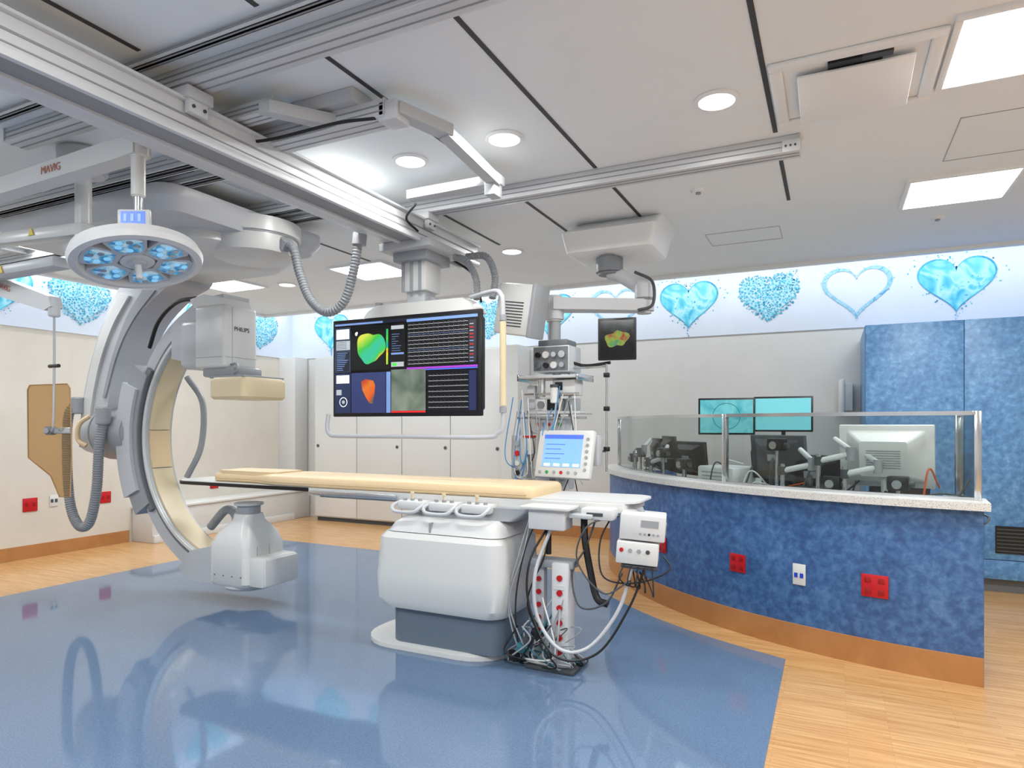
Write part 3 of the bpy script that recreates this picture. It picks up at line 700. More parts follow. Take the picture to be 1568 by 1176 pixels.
loft(g,'carriage_cover',[(2.78,-5.4,-4.1,3.3,4.2,.25),(2.84,-5.5,-4.0,3.2,4.25,.25),(2.9,-5.5,-4.0,3.2,4.25,.25)],OFFW)
lathe(g,'rotation_drum',[(.0,-.0),(.26,0),(.305,.02),(.32,.07),(.32,.15),(.345,.155),(.345,.26),(.2,.26)],OFFW,M=T((-4.02,3.72,2.77)))
lathe(g,'drum_band',[(.321,.143),(.327,.143),(.327,.152),(.321,.152)],GREY,M=T((-4.02,3.72,2.77)),cap=False)
lathe(g,'arm_joint',[(.0,-.0),(.3,0),(.33,.03),(.33,.2),(.0,.2)],WHITE2,M=T((-5.45,4.1,2.8)))
box(g,'detector_carriage',(-5.12,3.9,1.98),(-4.82,4.22,2.40),WHITE2,.05,seg=3)
prism(g,'detector_neck',[(-5.25,2.38),(-4.9,2.58),(-4.6,2.60),(-4.6,2.2),(-4.95,2.02),(-5.25,2.08)],'XZ',3.93,4.20,WHITE2,.03)
box(g,'detector_column',(-4.86,3.85,1.97),(-4.50,4.20,2.50),OFFW,.03,seg=3)
prism(g,'detector_column_top',[(-4.9,2.49),(-4.54,2.49),(-4.58,2.56),(-4.78,2.60),(-4.95,2.57)],'XZ',3.88,4.18,OFFW,.02)
box(g,'detector_collar',(-4.80,3.88,1.90),(-4.44,4.2,1.98),GREY,.02)
loft(g,'flat_detector',[(1.71,-4.66,-4.29,3.86,4.30,.04),(1.73,-4.68,-4.27,3.84,4.32,.05),(1.86,-4.68,-4.27,3.84,4.32,.05),(1.89,-4.66,-4.29,3.86,4.30,.04)],CREAM2)
box(g,'detector_top_plate',(-4.69,3.86,1.885),(-4.29,4.3,1.905),GREY,.008)
text(g,'logo_text','PHILIPS',.05,BLACK,T((-4.4985,4.03,2.30))@R('Z',90)@R('X',90))
tube(g,'control_handle',[(-4.5,3.92,2.0),(-4.42,3.9,2.0),(-4.4,3.9,1.95),(-4.46,3.9,1.92)],.012,GREY)
box(g,'column_seam',(-4.501,3.86,2.06),(-4.498,4.19,2.063),GREY)
box(g,'column_seam_v',(-4.501,3.93,2.0),(-4.498,3.933,2.48),GREY)
box(g,'column_seam_side',(-4.84,3.847,2.06),(-4.52,3.85,2.063),GREY)
loft(g,'xray_tube_housing',[(.17,-4.66,-4.26,3.86,4.25,.05),(.2,-4.68,-4.24,3.84,4.27,.06),(.5,-4.68,-4.24,3.84,4.27,.06),(.60,-4.64,-4.27,3.87,4.24,.07),(.70,-4.56,-4.34,3.95,4.17,.07),(.75,-4.55,-4.35,3.96,4.16,.07)],OFFW)
cyl(g,'collimator',(-4.45,4.06,.74),(-4.45,4.06,.82),.095,GREY); cyl(g,'collimator_window',(-4.45,4.06,.82),(-4.45,4.06,.84),.12,WHITE2,bev=.004)
box(g,'tube_end_box',(-4.28,3.88,.18),(-4.10,4.26,.42),OFFW,.02)
box(g,'tube_end_cap',(-4.12,3.89,.19),(-4.08,4.25,.41),WHITE,.012)
prism(g,'tube_neck',[(-5.1,.26),(-4.9,.17),(-4.6,.17),(-4.6,.5),(-4.95,.42)],'XZ',3.88,4.22,WHITE2,.03)
lathe(g,'tube_base_disc',[(0,0),(.18,0),(.2,.02),(.2,.05),(0,.05)],WHITE,M=T((-4.45,4.06,.13)))
for yy in (3.95,4.08): box(g,'housing_seam',(-4.241,yy,.2),(-4.237,yy+.004,.5),GREY)
for k in range(4): cyl(g,'screw',(-4.6+.1*k,3.838,.26),(-4.6+.1*k,3.842,.26),.006,DGREY)
hose(g,'cable_hose',[(-6.52,3.92,1.72),(-6.55,3.82,1.6),(-6.55,3.8,1.2),(-6.5,3.8,.75),(-6.36,3.8,.55),(-6.2,3.8,.6),(-6.1,3.8,.9),(-6.06,3.8,1.3),(-6.05,3.85,1.58)],.045,HOSE)
cyl(g,'hose_collar',(-6.52,3.88,1.6),(-6.52,3.88,1.76),.06,GREY,bev=.01); cyl(g,'hose_collar',(-6.05,3.83,1.5),(-6.05,3.83,1.66),.065,GREY,bev=.01)
tube(g,'release_handle',[(-6.3,3.86,1.58),(-6.36,3.8,1.5),(-6.38,3.8,1.36),(-6.32,3.84,1.3)],.022,CREAM)
tube(g,'black_cable',[(-5.6,3.97,2.2),(-5.42,3.93,2.42),(-5.15,3.9,2.56),(-4.9,3.9,2.58)],.018,BLACK)
hose(g,'lower_hose',[(-5.2,4.3,.55),(-4.98,4.28,.72),(-4.82,4.25,.68),(-4.78,4.2,.5)],.04,HOSE)
tube(g,'rear_cable_loop',[(-5.5,4.28,1.95),(-5.36,4.34,1.7),(-5.38,4.34,1.3),(-5.5,4.28,1.0)],.028,GREY)

g=G('ceiling_cable_hose',(-3.3,3.7,2.5))
hose(g,'hose_loop',[(-3.70,3.72,2.86),(-3.60,3.7,2.80),(-3.54,3.7,2.62),(-3.44,3.7,2.42),(-3.28,3.7,2.31),(-3.14,3.72,2.38),(-3.07,3.74,2.6),(-3.04,3.76,2.84)],.034,HOSE)
cyl(g,'hose_socket',(-3.72,3.72,2.83),(-3.67,3.71,2.88),.05,GREY); cyl(g,'hose_socket',(-3.04,3.76,2.78),(-3.03,3.76,2.86),.05,GREY)

# ---------------------------------------------------------------- big display
g=G('suspended_display',(-2.86,4.05,1.93))
box(g,'trolley',(-3.05,4.0,2.79),(-2.6,4.5,2.85),ALU2,.01)
box(g,'trolley_skirt',(-2.98,4.08,2.72),(-2.68,4.42,2.8),GREY,.01)
box(g,'column_outer',(-2.94,4.13,2.5),(-2.72,4.35,2.74),OFFW,.015)
box(g,'column_inner',(-2.91,4.16,2.38),(-2.75,4.32,2.52),WHITE2,.01)
for k in range(3): box(g,'column_rib',(-2.93+.075*k,4.122,2.5),(-2.905+.075*k,4.132,2.73),GREY)
loft(g,'cross_beam',[(2.32,-3.3,-2.3,4.1,4.34,.04),(2.38,-3.26,-2.34,4.12,4.34,.04),(2.42,-3.2,-2.4,4.14,4.32,.04)],OFFW)
for x in (-3.2,-2.9,-2.7): cyl(g,'beam_knob',(x,4.2,2.41),(x,4.2,2.45),.03,GREY)
box(g,'rear_frame',(-3.2,4.14,1.65),(-2.5,4.26,2.34),GREY,.01)
box(g,'display_body',(-3.5,4.075,1.6),(-2.22,4.15,2.27),BLACK,.02)
box(g,'display_bezel',(-3.52,4.04,1.56),(-2.2,4.08,2.31),BLACK,.008)
sy=4.037
SX0,SX1,SZ0,SZ1=-3.495,-2.225,1.588,2.285
def q(nm,u0,v0,u1,v1,m,d=0):
    x0=SX0+(SX1-SX0)*u0;x1=SX0+(SX1-SX0)*u1;z0=SZ0+(SZ1-SZ0)*v0;z1=SZ0+(SZ1-SZ0)*v1
    face(g,nm,[(x0,sy-d,z0),(x1,sy-d,z0),(x1,sy-d,z1),(x0,sy-d,z1)],m)
E=lambda n,c,s=1.0: mat(n,c,.3,0,s)
em_grey=E('ui_grey',(170,175,180),.6); em_w=E('ui_white',(230,232,235),.75); em_blue=E('ui_blue',(70,100,200),.8); em_dk=E('ui_dark',(22,26,40),.6)
em_lb=E('ui_lightblue',(110,140,190),.7); em_red=E('ui_red',(210,30,30),.9); em_green=E('ui_green',(60,200,60),.8); em_mag=E('ui_magenta',(150,60,180),.7)
q('screen_base',0,0,1,1,SCRBLK)
q('ui_bar',0,.965,1,1,em_dk,.001); q('ui_title',0,.97,.36,.99,em_lb,.0015)
q('ui_left_panel',.0,.45,.12,.95,E('ui_panel',(44,58,76),.5),.001)
q('ui_form',.01,.82,.11,.93,em_w,.002); q('ui_form',.01,.70,.115,.80,em_grey,.002); q('ui_form',.01,.60,.11,.68,em_dk,.002); q('ui_form',.01,.46,.11,.58,em_dk,.002)
for k in range(10): q('ui_line',.015,.475+k*.021,.06+.04*random.random(),.481+k*.021,em_lb,.003)
for k in range(5): q('ui_line',.015,.715+k*.017,.09,.719+k*.017,em_dk,.003)
q('map_bg',.125,.47,.41,.95,E('map_black',(2,3,4),.2),.001)
q('ui_legend',.385,.52,.398,.9,emap('rainbow_bar',[(.3,(200,0,200)),(.4,(0,80,255)),(.5,(0,220,80)),(.6,(255,240,0)),(.7,(255,20,0))],6,1),.002)
# activation map drawn as one vertex-painted blob: colour set by position on the heart
def actmat(name,c0,stops,sc):
    m,nt,b=newmat(name); t=nt.nodes.new('ShaderNodeTexCoord'); mp=nt.nodes.new('ShaderNodeMapping')
    mp.inputs['Rotation'].default_value=(0,math.radians(35),0); mp.inputs['Scale'].default_value=(sc,sc,sc)
    nt.links.new(t.outputs['Object'],mp.inputs['Vector'])
    n=nt.nodes.new('ShaderNodeTexNoise'); n.inputs['Scale'].default_value=1.4; nt.links.new(mp.outputs[0],n.inputs['Vector'])
    sx=nt.nodes.new('ShaderNodeSeparateXYZ'); nt.links.new(mp.outputs[0],sx.inputs[0])
    ad=nt.nodes.new('ShaderNodeMath'); ad.operation='MULTIPLY_ADD'; ad.inputs[1].default_value=.55; nt.links.new(n.outputs['Fac'],ad.inputs[0]); nt.links.new(sx.outputs['Z'],ad.inputs[2])
    a2=nt.nodes.new('ShaderNodeMath'); a2.operation='ADD'; a2.inputs[1].default_value=c0; nt.links.new(ad.outputs[0],a2.inputs[0])
    r=ramp(nt,a2.outputs[0],stops); b.inputs['Base Color'].default_value=(.01,.01,.01,1)
    nt.links.new(r.outputs['Color'],b.inputs['Emission Color']); b.inputs['Emission Strength'].default_value=.95
    return m
def blob(nm,u,v,ru,rv,m,d=.003,seed=0,k2=.14,k3=.1):
    rr=random.Random(seed); n=48; pts=[]
    ph=[rr.uniform(0,6.28) for _ in range(3)]
    for k in range(n):
        a=2*math.pi*k/n; s=1+k2*math.sin(2*a+ph[0])+k3*math.sin(3*a+ph[1])+.03*math.sin(7*a+ph[2])
        pts.append((SX0+(SX1-SX0)*(u+ru*s*math.cos(a)),sy-d,SZ0+(SZ1-SZ0)*(v+rv*s*math.sin(a))))
    face(g,nm,pts,m)
blob('heart_map',.27,.71,.092,.185,actmat('activation_map',.22,[(.10,(225,50,30)),(.2,(240,200,40)),(.27,(60,210,90)),(.45,(50,205,170)),(.6,(60,205,70)),(.78,(170,225,60)),(.92,(230,235,80))],3.4),seed=4)
blob('map_dot',.165,.87,.010,.02,em_w,seed=2)
q('ui_mid_panel',.415,.47,.52,.95,E('mid_black',(8,8,10),.3),.001)
q('ui_mid_white',.42,.49,.51,.54,em_grey,.002); q('ui_mid_grey',.42,.89,.51,.93,em_grey,.002); q('ui_mid_green',.43,.50,.46,.53,em_green,.003); q('ui_mid_grey2',.42,.62,.51,.64,em_lb,.002)
for k in range(8): q('ui_mid_line',.425,.66+k*.025,.45+.05*random.random(),.664+k*.025,em_lb,.002)
q('ui_left_lower',0,0,.12,.44,E('ui_panel2',(36,48,80),.5),.001); q('ui_form2',.01,.33,.11,.42,em_w,.002); q('ui_form3',.01,.20,.05,.26,em_grey,.002)
lathe(g,'joystick_wheel',[(.032,-.0005),(.038,-.0005),(.038,.0005),(.032,.0005)],em_w,M=T((SX0+.065*(SX1-SX0),sy-.003,SZ0+.085))@R('X',90),cap=False)
cyl(g,'joystick_centre',(SX0+.065*(SX1-SX0),sy-.0035,SZ0+.085),(SX0+.065*(SX1-SX0),sy-.0025,SZ0+.085),.014,em_grey)
q('lower_map_bg',.125,0,.38,.44,E('navy_bg',(48,58,104),.5),.001)
pts_=[(.20,.34),(.235,.37),(.29,.35),(.305,.30),(.30,.20),(.285,.10),(.265,.10),(.235,.17),(.21,.25)]
def poly(nm,P2,m,d): face(g,nm,[(SX0+(SX1-SX0)*u,sy-d,SZ0+(SZ1-SZ0)*v) for u,v in P2],m)
poly('orange_map',pts_,actmat('orange_activation',.22,[(.05,(60,150,120)),(.2,(120,90,60)),(.35,(235,90,25)),(.6,(240,130,30)),(.85,(210,70,30))],4.5),.003)
q('side_strip',.385,0,.415,.44,em_lb,.001)
q('fluoro_image',.42,.02,.66,.46,emap('fluoro_noise',[(.3,(84,106,96)),(.5,(138,154,136)),(.7,(176,188,170))],5,.65,.4),.001)
q('trace_bg',.53,.48,1,.95,E('trace_black',(4,4,6),.2),.001); q('trace_header',.53,.955,1,.985,em_lb,.002); q('trace_mid',.53,.455,1,.475,em_mag,.002); q('trace_mid2',.66,.44,1,.452,em_blue,.002)
q('trace_bg_lower',.67,.0,1,.43,E('trace_black2',(6,6,14),.3),.001); q('trace_labels',.945,.5,.99,.93,E('label_strip',(50,44,52),.4),.002); q('trace_label2',.945,.02,.99,.42,E('label_strip2',(36,44,84),.4),.002)
for k in range(12): q('label_line',.95,.51+k*.034,.975,.518+k*.034,random.choice([em_grey,em_red,em_lb]),.004)
q('status',.42,.0,.66,.018,em_red,.002)
def trace(bm,u0,u1,v,amp,per):
    pts=[]; n=240
    for k in range(n+1):
        u=u0+(u1-u0)*k/n; ph=(k%per)
        y=amp*(3.2 if ph==4 else (-1.8 if ph==5 else (.8 if ph in(9,10,11) else 0)))
        pts.append((SX0+(SX1-SX0)*u,SZ0+(SZ1-SZ0)*v+y))
    t=.0008
    for (a,b),(c,d) in zip(pts,pts[1:]):
        vs=[bm.verts.new((a,sy-.003,b-t)),bm.verts.new((c,sy-.003,d-t)),bm.verts.new((c,sy-.003,d+t)),bm.verts.new((a,sy-.003,b+t))]; bm.faces.new(vs)
bm=bmesh.new()
for i in range(11): trace(bm,.54,.94,.51+i*.041,.0038,20)
for i in range(7): trace(bm,.68,.94,.05+i*.055,.0038,24)
fin('ecg_traces',bm,em_w,g,None,False)
bm=bmesh.new()
for i in (3,7): trace(bm,.54,.94,.53+i*.041,.002,20)
fin('ecg_traces_blue',bm,em_lb,g,None,False)
tube(g,'handle_frame',[(-3.53,4.0,1.58),(-3.535,3.99,1.48),(-3.5,3.98,1.425),(-3.4,3.98,1.412),(-2.8,3.98,1.412),(-2.15,3.98,1.412),(-2.04,3.98,1.44),(-2.0,3.98,1.52),(-2.0,3.98,1.9),(-2.0,3.98,2.3),(-2.02,3.99,2.38),(-2.1,4.04,2.42),(-2.35,4.16,2.42)],.016,WHITE2,seg=12)
cyl(g,'handle_grip',(-2.0,3.98,1.62),(-2.0,3.98,2.2),.022,CREAM2,bev=.006)
for z in (1.6,2.22): cyl(g,'grip_collar',(-2.0,3.98,z-.02),(-2.0,3.98,z+.02),.024,GREY)
M=T((-2.12,4.48,2.36))@R('Z',-12)@R('Y',10)
box(g,'rear_power_unit',(-.18,-.05,-.19),(.16,.1,.19),OFFW,.015,M=M)
for k in range(9): box(g,'vent_slot',(-.11,-.053,-.13+k*.022),(.08,-.049,-.122+k*.022),DGREY,M=M)
box(g,'rear_unit_edge',(.14,-.06,-.2),(.18,.12,.2),GREY,.01,M=M)
hose(g,'cable_hose',[(-2.6,4.35,2.78),(-2.5,4.36,2.74),(-2.42,4.36,2.6),(-2.4,4.34,2.44)],.028,HOSE); hose(g,'cable_hose',[(-2.55,4.45,2.8),(-2.38,4.45,2.78),(-2.3,4.44,2.62),(-2.3,4.4,2.45)],.028,HOSE)
tube(g,'cable',[(-2.7,4.5,2.8),(-2.55,4.55,2.68),(-2.45,4.5,2.45)],.01,BLACK)

# ---------------------------------------------------------------- ceiling equipment boom
g=G('ceiling_equipment_boom',(-1.75,5.0,2))
loft(g,'ceiling_canopy',[(2.86,-1.9,-1.32,5.15,5.55,.04),(2.9,-1.97,-1.26,5.06,5.6,.04),(3.06,-2.0,-1.22,5.02,5.62,.04),(3.149,-1.9,-1.2,5.15,5.75,.04)],CEILT)
cyl(g,'swivel_hub',(-1.64,5.2,2.72),(-1.64,5.2,2.87),.11,MGREY,bev=.02)
tube(g,'upper_arm',[(-1.64,5.2,2.74),(-1.54,5.2,2.70),(-1.42,5.2,2.62),(-1.34,5.16,2.56)],.055,WHITE2,seg=16)
cyl(g,'elbow_joint',(-1.33,5.12,2.37),(-1.33,5.12,2.62),.075,WHITE2,bev=.02); cyl(g,'elbow_ring',(-1.33,5.12,2.47),(-1.33,5.12,2.49),.079,MGREY)
prism(g,'lower_arm',[(-1.30,5.05),(-1.34,5.2),(-1.98,4.86),(-2.02,4.74),(-1.92,4.68)],'XY',2.385,2.475,WHITE2,.015,seg=3)
cyl(g,'arm_end_joint',(-1.95,4.77,2.3),(-1.95,4.77,2.5),.075,WHITE2,bev=.015)
cyl(g,'down_column',(-1.95,4.77,2.15),(-1.95,4.77,2.32),.05,GREY)
tube(g,'arm_cable',[(-1.4,5.1,2.7),(-1.25,5.05,2.6),(-1.24,5.02,2.42),(-1.35,5.0,2.38)],.012,DGREY)
g=G('equipment_tower',(-1.9,4.75,1.6))
TX,TY=-1.93,4.77
cyl(g,'spine',(TX,TY,.95),(TX,TY,2.14),.03,ALU)
cyl(g,'spine_right',(TX+.1,TY+.03,1.0),(TX+.1,TY+.03,1.9),.014,STEEL)
box(g,'top_mount',(TX-.12,TY-.09,2.1),(TX+.12,TY+.12,2.15),MGREY,.01)
box(g,'gas_module',(TX-.15,TY-.12,1.9),(TX+.15,TY+.14,2.1),ALU,.01)
box(g,'gas_module_face',(TX-.14,TY-.125,1.91),(TX+.14,TY-.118,2.09),MGREY)
for i in range(4):
    for j in range(2):
        cyl(g,'gauge_knob',(TX-.1+.066*i,TY-.15,1.95+.08*j),(TX-.1+.066*i,TY-.12,1.95+.08*j),.02 if (i+j)%2 else .026,[STEEL,BLACK,OFFW,STEEL][(i+j)%4])
def shelf(z,w,d,m=ALU2): box(g,'shelf',(TX-w/2,TY-d/2-.04,z),(TX+w/2,TY+d/2,z+.02),m,.004)
shelf(1.85,.5,.3); shelf(1.58,.5,.26); shelf(1.43,.34,.2)
for x in (-.24,.24): box(g,'shelf_rail',(TX+x-.008,TY-.2,1.83),(TX+x+.008,TY+.16,1.88),STEEL,.003)
tube(g,'accessory_bar',[(TX-.26,TY-.16,1.55),(TX+.3,TY-.16,1.55)],.009,STEEL,False)
tube(g,'accessory_bar',[(TX-.2,TY-.16,1.73),(TX+.24,TY-.16,1.73)],.009,STEEL,False)
box(g,'monitor_module',(TX-.12,TY-.14,1.6),(TX+.08,TY+.06,1.70),OFFW,.01)
box(g,'monitor_module_dark',(TX-.02,TY-.145,1.61),(TX+.07,TY-.138,1.69),BLACK); cyl(g,'gauge',(TX-.07,TY-.155,1.65),(TX-.07,TY-.14,1.65),.028,MGREY)
box(g,'pump_module',(TX+.02,TY-.13,1.72),(TX+.2,TY+.05,1.84),WHITE,.01); box(g,'pump_screen',(TX+.04,TY-.134,1.76),(TX+.1,TY-.129,1.82),BLACK)
box(g,'flow_meter',(TX-.1,TY-.15,1.71),(TX-.05,TY-.1,1.85),OFFW,.006); cyl(g,'flow_meter_tube',(TX-.075,TY-.16,1.73),(TX-.075,TY-.16,1.83),.01,STEEL)
cyl(g,'suction_canister',(TX-.16,TY-.16,1.27),(TX-.16,TY-.16,1.4),.045,OFFW,r2=.05,bev=.006); cyl(g,'canister_lid',(TX-.16,TY-.16,1.4),(TX-.16,TY-.16,1.415),.053,RED)
cyl(g,'vaporizer',(TX+.05,TY-.17,1.66),(TX+.05,TY-.17,1.78),.03,OFFW,bev=.005); cyl(g,'vaporizer_dial',(TX+.05,TY-.17,1.78),(TX+.05,TY-.17,1.80),.033,DGREY)
box(g,'side_sampler',(TX-.2,TY-.12,1.62),(TX-.13,TY-.02,1.8),WHITE2,.01); box(g,'side_sampler_2',(TX+.12,TY-.12,1.58),(TX+.2,TY,1.7),GREY,.01)
box(g,'mid_module',(TX-.13,TY-.13,1.45),(TX+.12,TY+.06,1.56),WHITE2,.01)
GP=mat('green_port',(40,150,70),.4)
for k in range(5): cyl(g,'port',(TX-.1+.045*k,TY-.14,1.5),(TX-.1+.045*k,TY-.13,1.5),.013,random.choice([BLACK,RED,STEEL,GP]))
box(g,'left_pump',(TX-.3,TY-.2,1.08),(TX-.17,TY-.05,1.42),WHITE2,.015)
for k in range(4): cyl(g,'pump_knob',(TX-.24,TY-.22,1.13+.075*k),(TX-.24,TY-.2,1.13+.075*k),.02,[BLACK,OFFW,RED,STEEL][k])
box(g,'lower_module',(TX-.12,TY-.12,1.0),(TX+.12,TY+.08,1.4),OFFW,.015)
box(g,'right_caddy',(TX+.26,TY-.2,1.2),(TX+.4,TY-.08,1.42),WHITE2,.01)
M=T((-1.76,4.52,1.29))@R('Z',-8)@R('X',-14)
box(g,'ventilator_screen_body',(-.23,-.03,-.19),(.23,.03,.17),OFFW,.02,M=M)
box(g,'ventilator_display',(-.17,-.034,-.11),(.15,-.028,.13),mat('vent_ui',(120,165,215),.2,0,.7),M=M)
box(g,'ventilator_header',(-.17,-.036,.1),(.15,-.03,.13),em_blue,M=M)
for k in range(4):
    box(g,'soft_key',(-.15+.08*k,-.036,-.105),(-.1+.08*k,-.03,-.085),em_w,M=M)
    box(g,'data_row',(-.15,-.0355,-.05+.035*k),(-.02+.03*(k%2),-.03,-.045+.035*k),em_blue,M=M)
for k in range(6): cyl(g,'side_button',(.19,-.036,.1-.045*k),(.19,-.03,.1-.045*k),.012,GREY,M=M)
for k in range(6): cyl(g,'bottom_button',(-.18+.06*k,-.036,-.15),(-.18+.06*k,-.03,-.15),.012,[GREY,GP,GREY,RED,GREY,GREY][k],M=M)
box(g,'ventilator_bracket',(-.05,.02,-.1),(.05,.22,.0),GREY,.01,M=M)
cyl(g,'iv_pole',(TX+.42,TY-.05,1.15),(TX+.42,TY-.05,1.95),.009,STEEL); tube(g,'iv_cross',[(TX+.12,TY-.03,1.93),(TX+.42,TY-.05,1.93)],.008,STEEL,False)
tube(g,'iv_low_cross',[(TX+.1,TY+.03,1.3),(TX+.42,TY-.05,1.3)],.008,STEEL,False)
for z in(1.3,1.6,1.85): box(g,'pole_clamp',(TX+.40,TY-.07,z),(TX+.44,TY-.03,z+.035),BLACK,.005)
BLD=mat('blue_lead',(60,140,200),.5)
for k in range(30):
    x=TX+random.uniform(-.3,.27)
    tube(g,'hanging_lead',[(x,TY-.17,random.uniform(1.4,1.8)),(x+random.uniform(-.08,.08),TY-.22,random.uniform(1.1,1.4)),(x+random.uniform(-.1,.1),TY-.18,random.uniform(.9,1.2))],.004,random.choice([OFFW,OFFW,GREY,BLACK,GREY,BLD]))
tube(g,'display_support_arm',[(TX+.12,TY-.03,1.98),(-1.70,4.79,1.95),(-1.50,4.78,1.965)],.012,BLACK)
g,M=monitor('vital_signs_monitor',(-1.43,4.72,2.13),.28,.31,10,0,SCRBLK)
bm=bmesh.new(); vs=[]
for k in range(28):
    a=2*math.pi*k/28; s=1+.2*math.sin(2*a+1)+.12*math.sin(5*a); vs.append(bm.verts.new((.075*s*math.cos(a),-.0195,.065*s*math.sin(a))))
bm.faces.new(vs); fin('map_image',bm,emap('small_map',[(.35,(160,30,30)),(.5,(150,170,40)),(.62,(40,150,90)),(.7,(160,60,160))],14,.8),g,M,False)

# ---------------------------------------------------------------- surgical light and ceiling arms
BL=emap('led_blue',[(.35,(40,110,180)),(.5,(90,175,220)),(.65,(185,215,235))],24,.65,0)
LB=mat('led_lens_blue',(140,205,245),.1,0,.5)
g=G('surgical_light',(-3.2,2.2,2.35))
up=Vector((-.82*.20-.9*.12,.57*.20-.437*.12,1)).normalized()
rot=Vector((0,0,1)).rotation_difference(up).to_matrix().to_4x4()
M=T((-3.2,2.2,2.355))@rot@Matrix.Scale(.92,4)
lathe(g,'light_ring',[(.27,-.02),(.29,-.045),(.325,-.04),(.335,-.01),(.32,.03),(.27,.045),(.262,.02)],WHITE,M=M,seg=64,cap=False)
lathe(g,'light_hub',[(0,-.035),(.085,-.03),(.095,0),(.09,.045),(.06,.07),(0,.075)],WHITE,M=M)
lathe(g,'upper_shell',[(0,.035),(.2,.03),(.275,.02),(.27,.035),(.2,.055),(.05,.07),(0,.07)],WHITE2,M=M)
for k in range(6):
    a=60*k+12; Mk=M@R('Z',a)
    prism(g,'led_pod',[(.09,-.05),(.13,-.08),(.24,-.105),(.27,-.08),(.275,0),(.27,.08),(.24,.105),(.13,.08),(.09,.05)],'XY',-.03,.03,WHITE2,.012,M=Mk)
    prism(g,'led_cluster',[(.12,-.045),(.16,-.07),(.23,-.08),(.25,-.05),(.255,0),(.25,.05),(.23,.08),(.16,.07),(.12,.045)],'XY',-.034,-.029,BL,M=Mk)
    for i in range(5):
        px,py=[(.15,0),(.19,.045),(.19,-.045),(.235,.02),(.235,-.03)][i]
        cyl(g,'led_lens',(px,py,-.038),(px,py,-.033),.017,STEEL if i%2 else LB,M=Mk,seg=14)
cyl(g,'sterile_handle',(0,0,-.03),(0,0,-.13),.018,WHITE,M=M,bev=.004); cyl(g,'handle_flange',(0,0,-.03),(0,0,-.05),.045,WHITE2,M=M)
tube(g,'yoke',[(-3.2,2.2,2.42),(-3.19,2.2,2.5),(-3.19,2.2,2.56)],.03,OFFW)
cyl(g,'drop_tube',(-3.19,2.2,2.5),(-3.19,2.2,2.9),.022,STEEL)
cyl(g,'tube_cover',(-3.19,2.2,2.66),(-3.19,2.2,2.88),.034,OFFW,bev=.006)
M2=T((-3.19,2.2,2.54))@R('Z',28)
box(g,'touch_panel',(-.08,-.05,-.045),(.08,-.02,.045),OFFW,.008,M=M2); box(g,'touch_panel_display',(-.06,-.053,-.032),(.06,-.049,.032),E('panel_blue',(40,90,230),.9),M=M2)
for k in range(3): box(g,'display_digit',(-.045+.035*k,-.055,-.018),(-.03+.035*k,-.0525,.02),em_lb,M=M2)
cyl(g,'arm_joint',(-3.19,2.2,2.86),(-3.19,2.2,2.97),.05,OFFW,bev=.012)
prism(g,'spring_arm',[(-3.16,2.87),(-3.16,2.96),(-3.3,2.965),(-4.95,2.92),(-4.95,2.83),(-3.3,2.86)],'XZ',2.15,2.25,OFFW,.015,seg=3)
LO=mat('logo_orange',(190,120,100),.5)
text(g,'arm_logo','MAVIG',.06,LO,T((-3.85,2.146,2.9))@R('X',90))
cyl(g,'ceiling_joint',(-4.95,2.2,2.82),(-4.95,2.2,3.055),.055,OFFW,bev=.01)
cyl(g,'ceiling_plate',(-4.95,2.2,3.05),(-4.95,2.2,3.149),.1,OFFW,bev=.01)
g=G('shield_suspension',(-4.2,2.5,2.7))
cyl(g,'ceiling_flange',(-4.06,2.45,3.0),(-4.06,2.45,3.149),.13,WHITE2,r2=.14,bev=.015)
cyl(g,'drop_post',(-4.06,2.45,2.5),(-4.06,2.45,3.02),.045,OFFW,bev=.008)
box(g,'upper_link',(-5.3,2.4,2.66),(-4.0,2.5,2.74),OFFW,.02,rot=(0,math.radians(3),0)); box(g,'link_end',(-4.16,2.38,2.52),(-3.98,2.54,2.6),GREY,.015)
WY=mat('warning_yellow',(220,190,60),.5)
for x in(-4.5,-4.9): prism(g,'warning_label',[(x-.03,2.68),(x+.03,2.68),(x,2.73)],'XZ',2.393,2.398,WY)
box(g,'lower_link',(-5.5,2.38,2.46),(-4.25,2.5,2.53),WHITE2,.02)
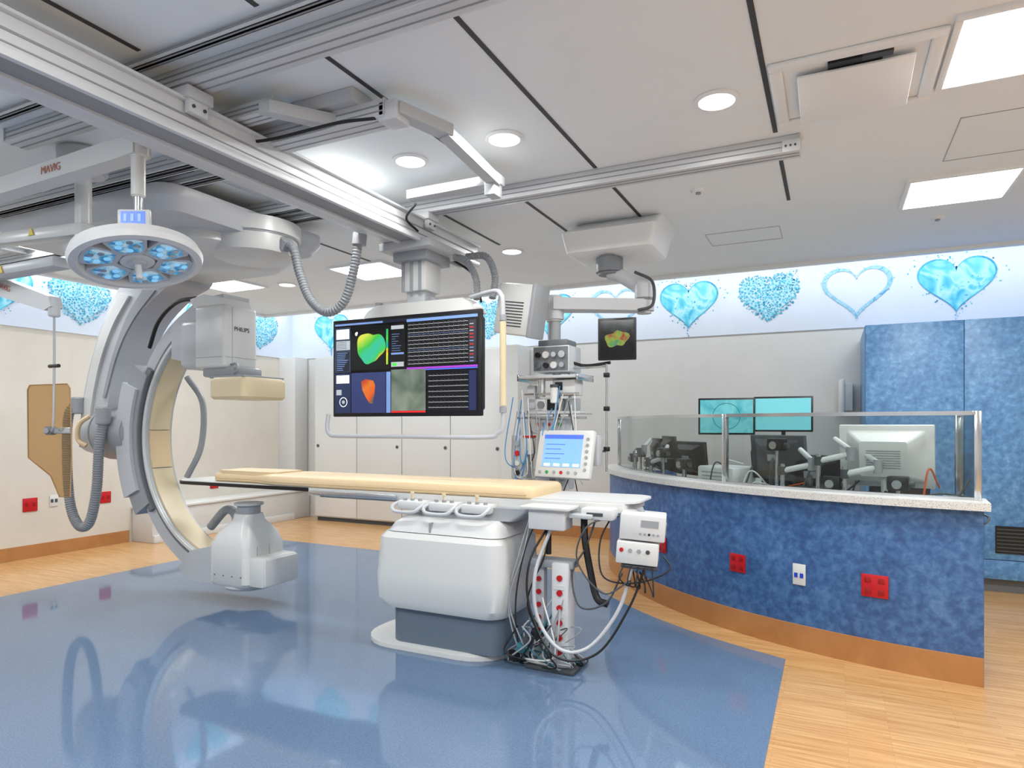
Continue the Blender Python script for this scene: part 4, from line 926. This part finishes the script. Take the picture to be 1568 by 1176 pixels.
prism(g,'warning_label',[(-4.83,2.47),(-4.77,2.47),(-4.8,2.52)],'XZ',2.373,2.378,WY)
prism(g,'shield_spring_arm',[(-5.6,2.58),(-5.55,2.64),(-4.55,2.33),(-4.52,2.26),(-4.6,2.24),(-5.6,2.5)],'XZ',2.52,2.6,OFFW,.015)
text(g,'arm_logo','MAVIG',.055,LO,T((-5.05,2.516,2.43))@R('Y',17)@R('X',90))
cyl(g,'shield_joint',(-4.55,2.56,2.2),(-4.55,2.56,2.32),.035,WHITE2,bev=.006)
tube(g,'shield_rod',[(-4.55,2.56,2.22),(-4.55,2.56,1.9),(-4.56,2.56,1.5),(-4.6,2.57,1.46)],.008,STEEL); cyl(g,'rod_knob',(-4.5,2.56,1.88),(-4.6,2.56,1.88),.012,BLACK)
g=G('lead_acrylic_shield',(-4.66,2.58,1.4))
sh=[(-.14,.36),(.11,.37),(.13,.34),(.14,-.1),(.13,-.38),(.06,-.38),(.0,-.24),(-.15,-.12),(-.155,.33)]
M=T((-4.66,2.6,1.4))@R('Z',25)
prism(g,'shield_pane',sh,'XZ',-.006,.006,AMBER,M=M)
tube(g,'shield_edge',[(x,0,z) for x,z in sh]+[(sh[0][0],0,sh[0][1])],.004,mat('amber_edge',(180,145,110),.3),False,M=M)
cyl(g,'clamp_knob',(.0,-.03,.06),(.0,.03,.06),.028,MGREY,M=M); cyl(g,'clamp_knob_2',(.0,-.045,.06),(.0,-.03,.06),.018,STEEL,M=M)
box(g,'clamp_arm',(-.02,-.02,.04),(.14,-.008,.08),STEEL,.003,M=M)

# ---------------------------------------------------------------- world & camera
w=D.worlds.new('world'); S.world=w; w.use_nodes=True
w.node_tree.nodes['Background'].inputs[0].default_value=(.8,.85,.9,1); w.node_tree.nodes['Background'].inputs[1].default_value=.3
cam=D.cameras.new('camera'); co=D.objects.new('camera',cam); S.collection.objects.link(co)
cam.sensor_width=36; cam.lens=36*1011/1568; cam.shift_y=62/1568; cam.clip_end=60
co.location=(0,0,1.5); co.rotation_euler=(math.radians(90),0,math.radians(25.9))
S.camera=co
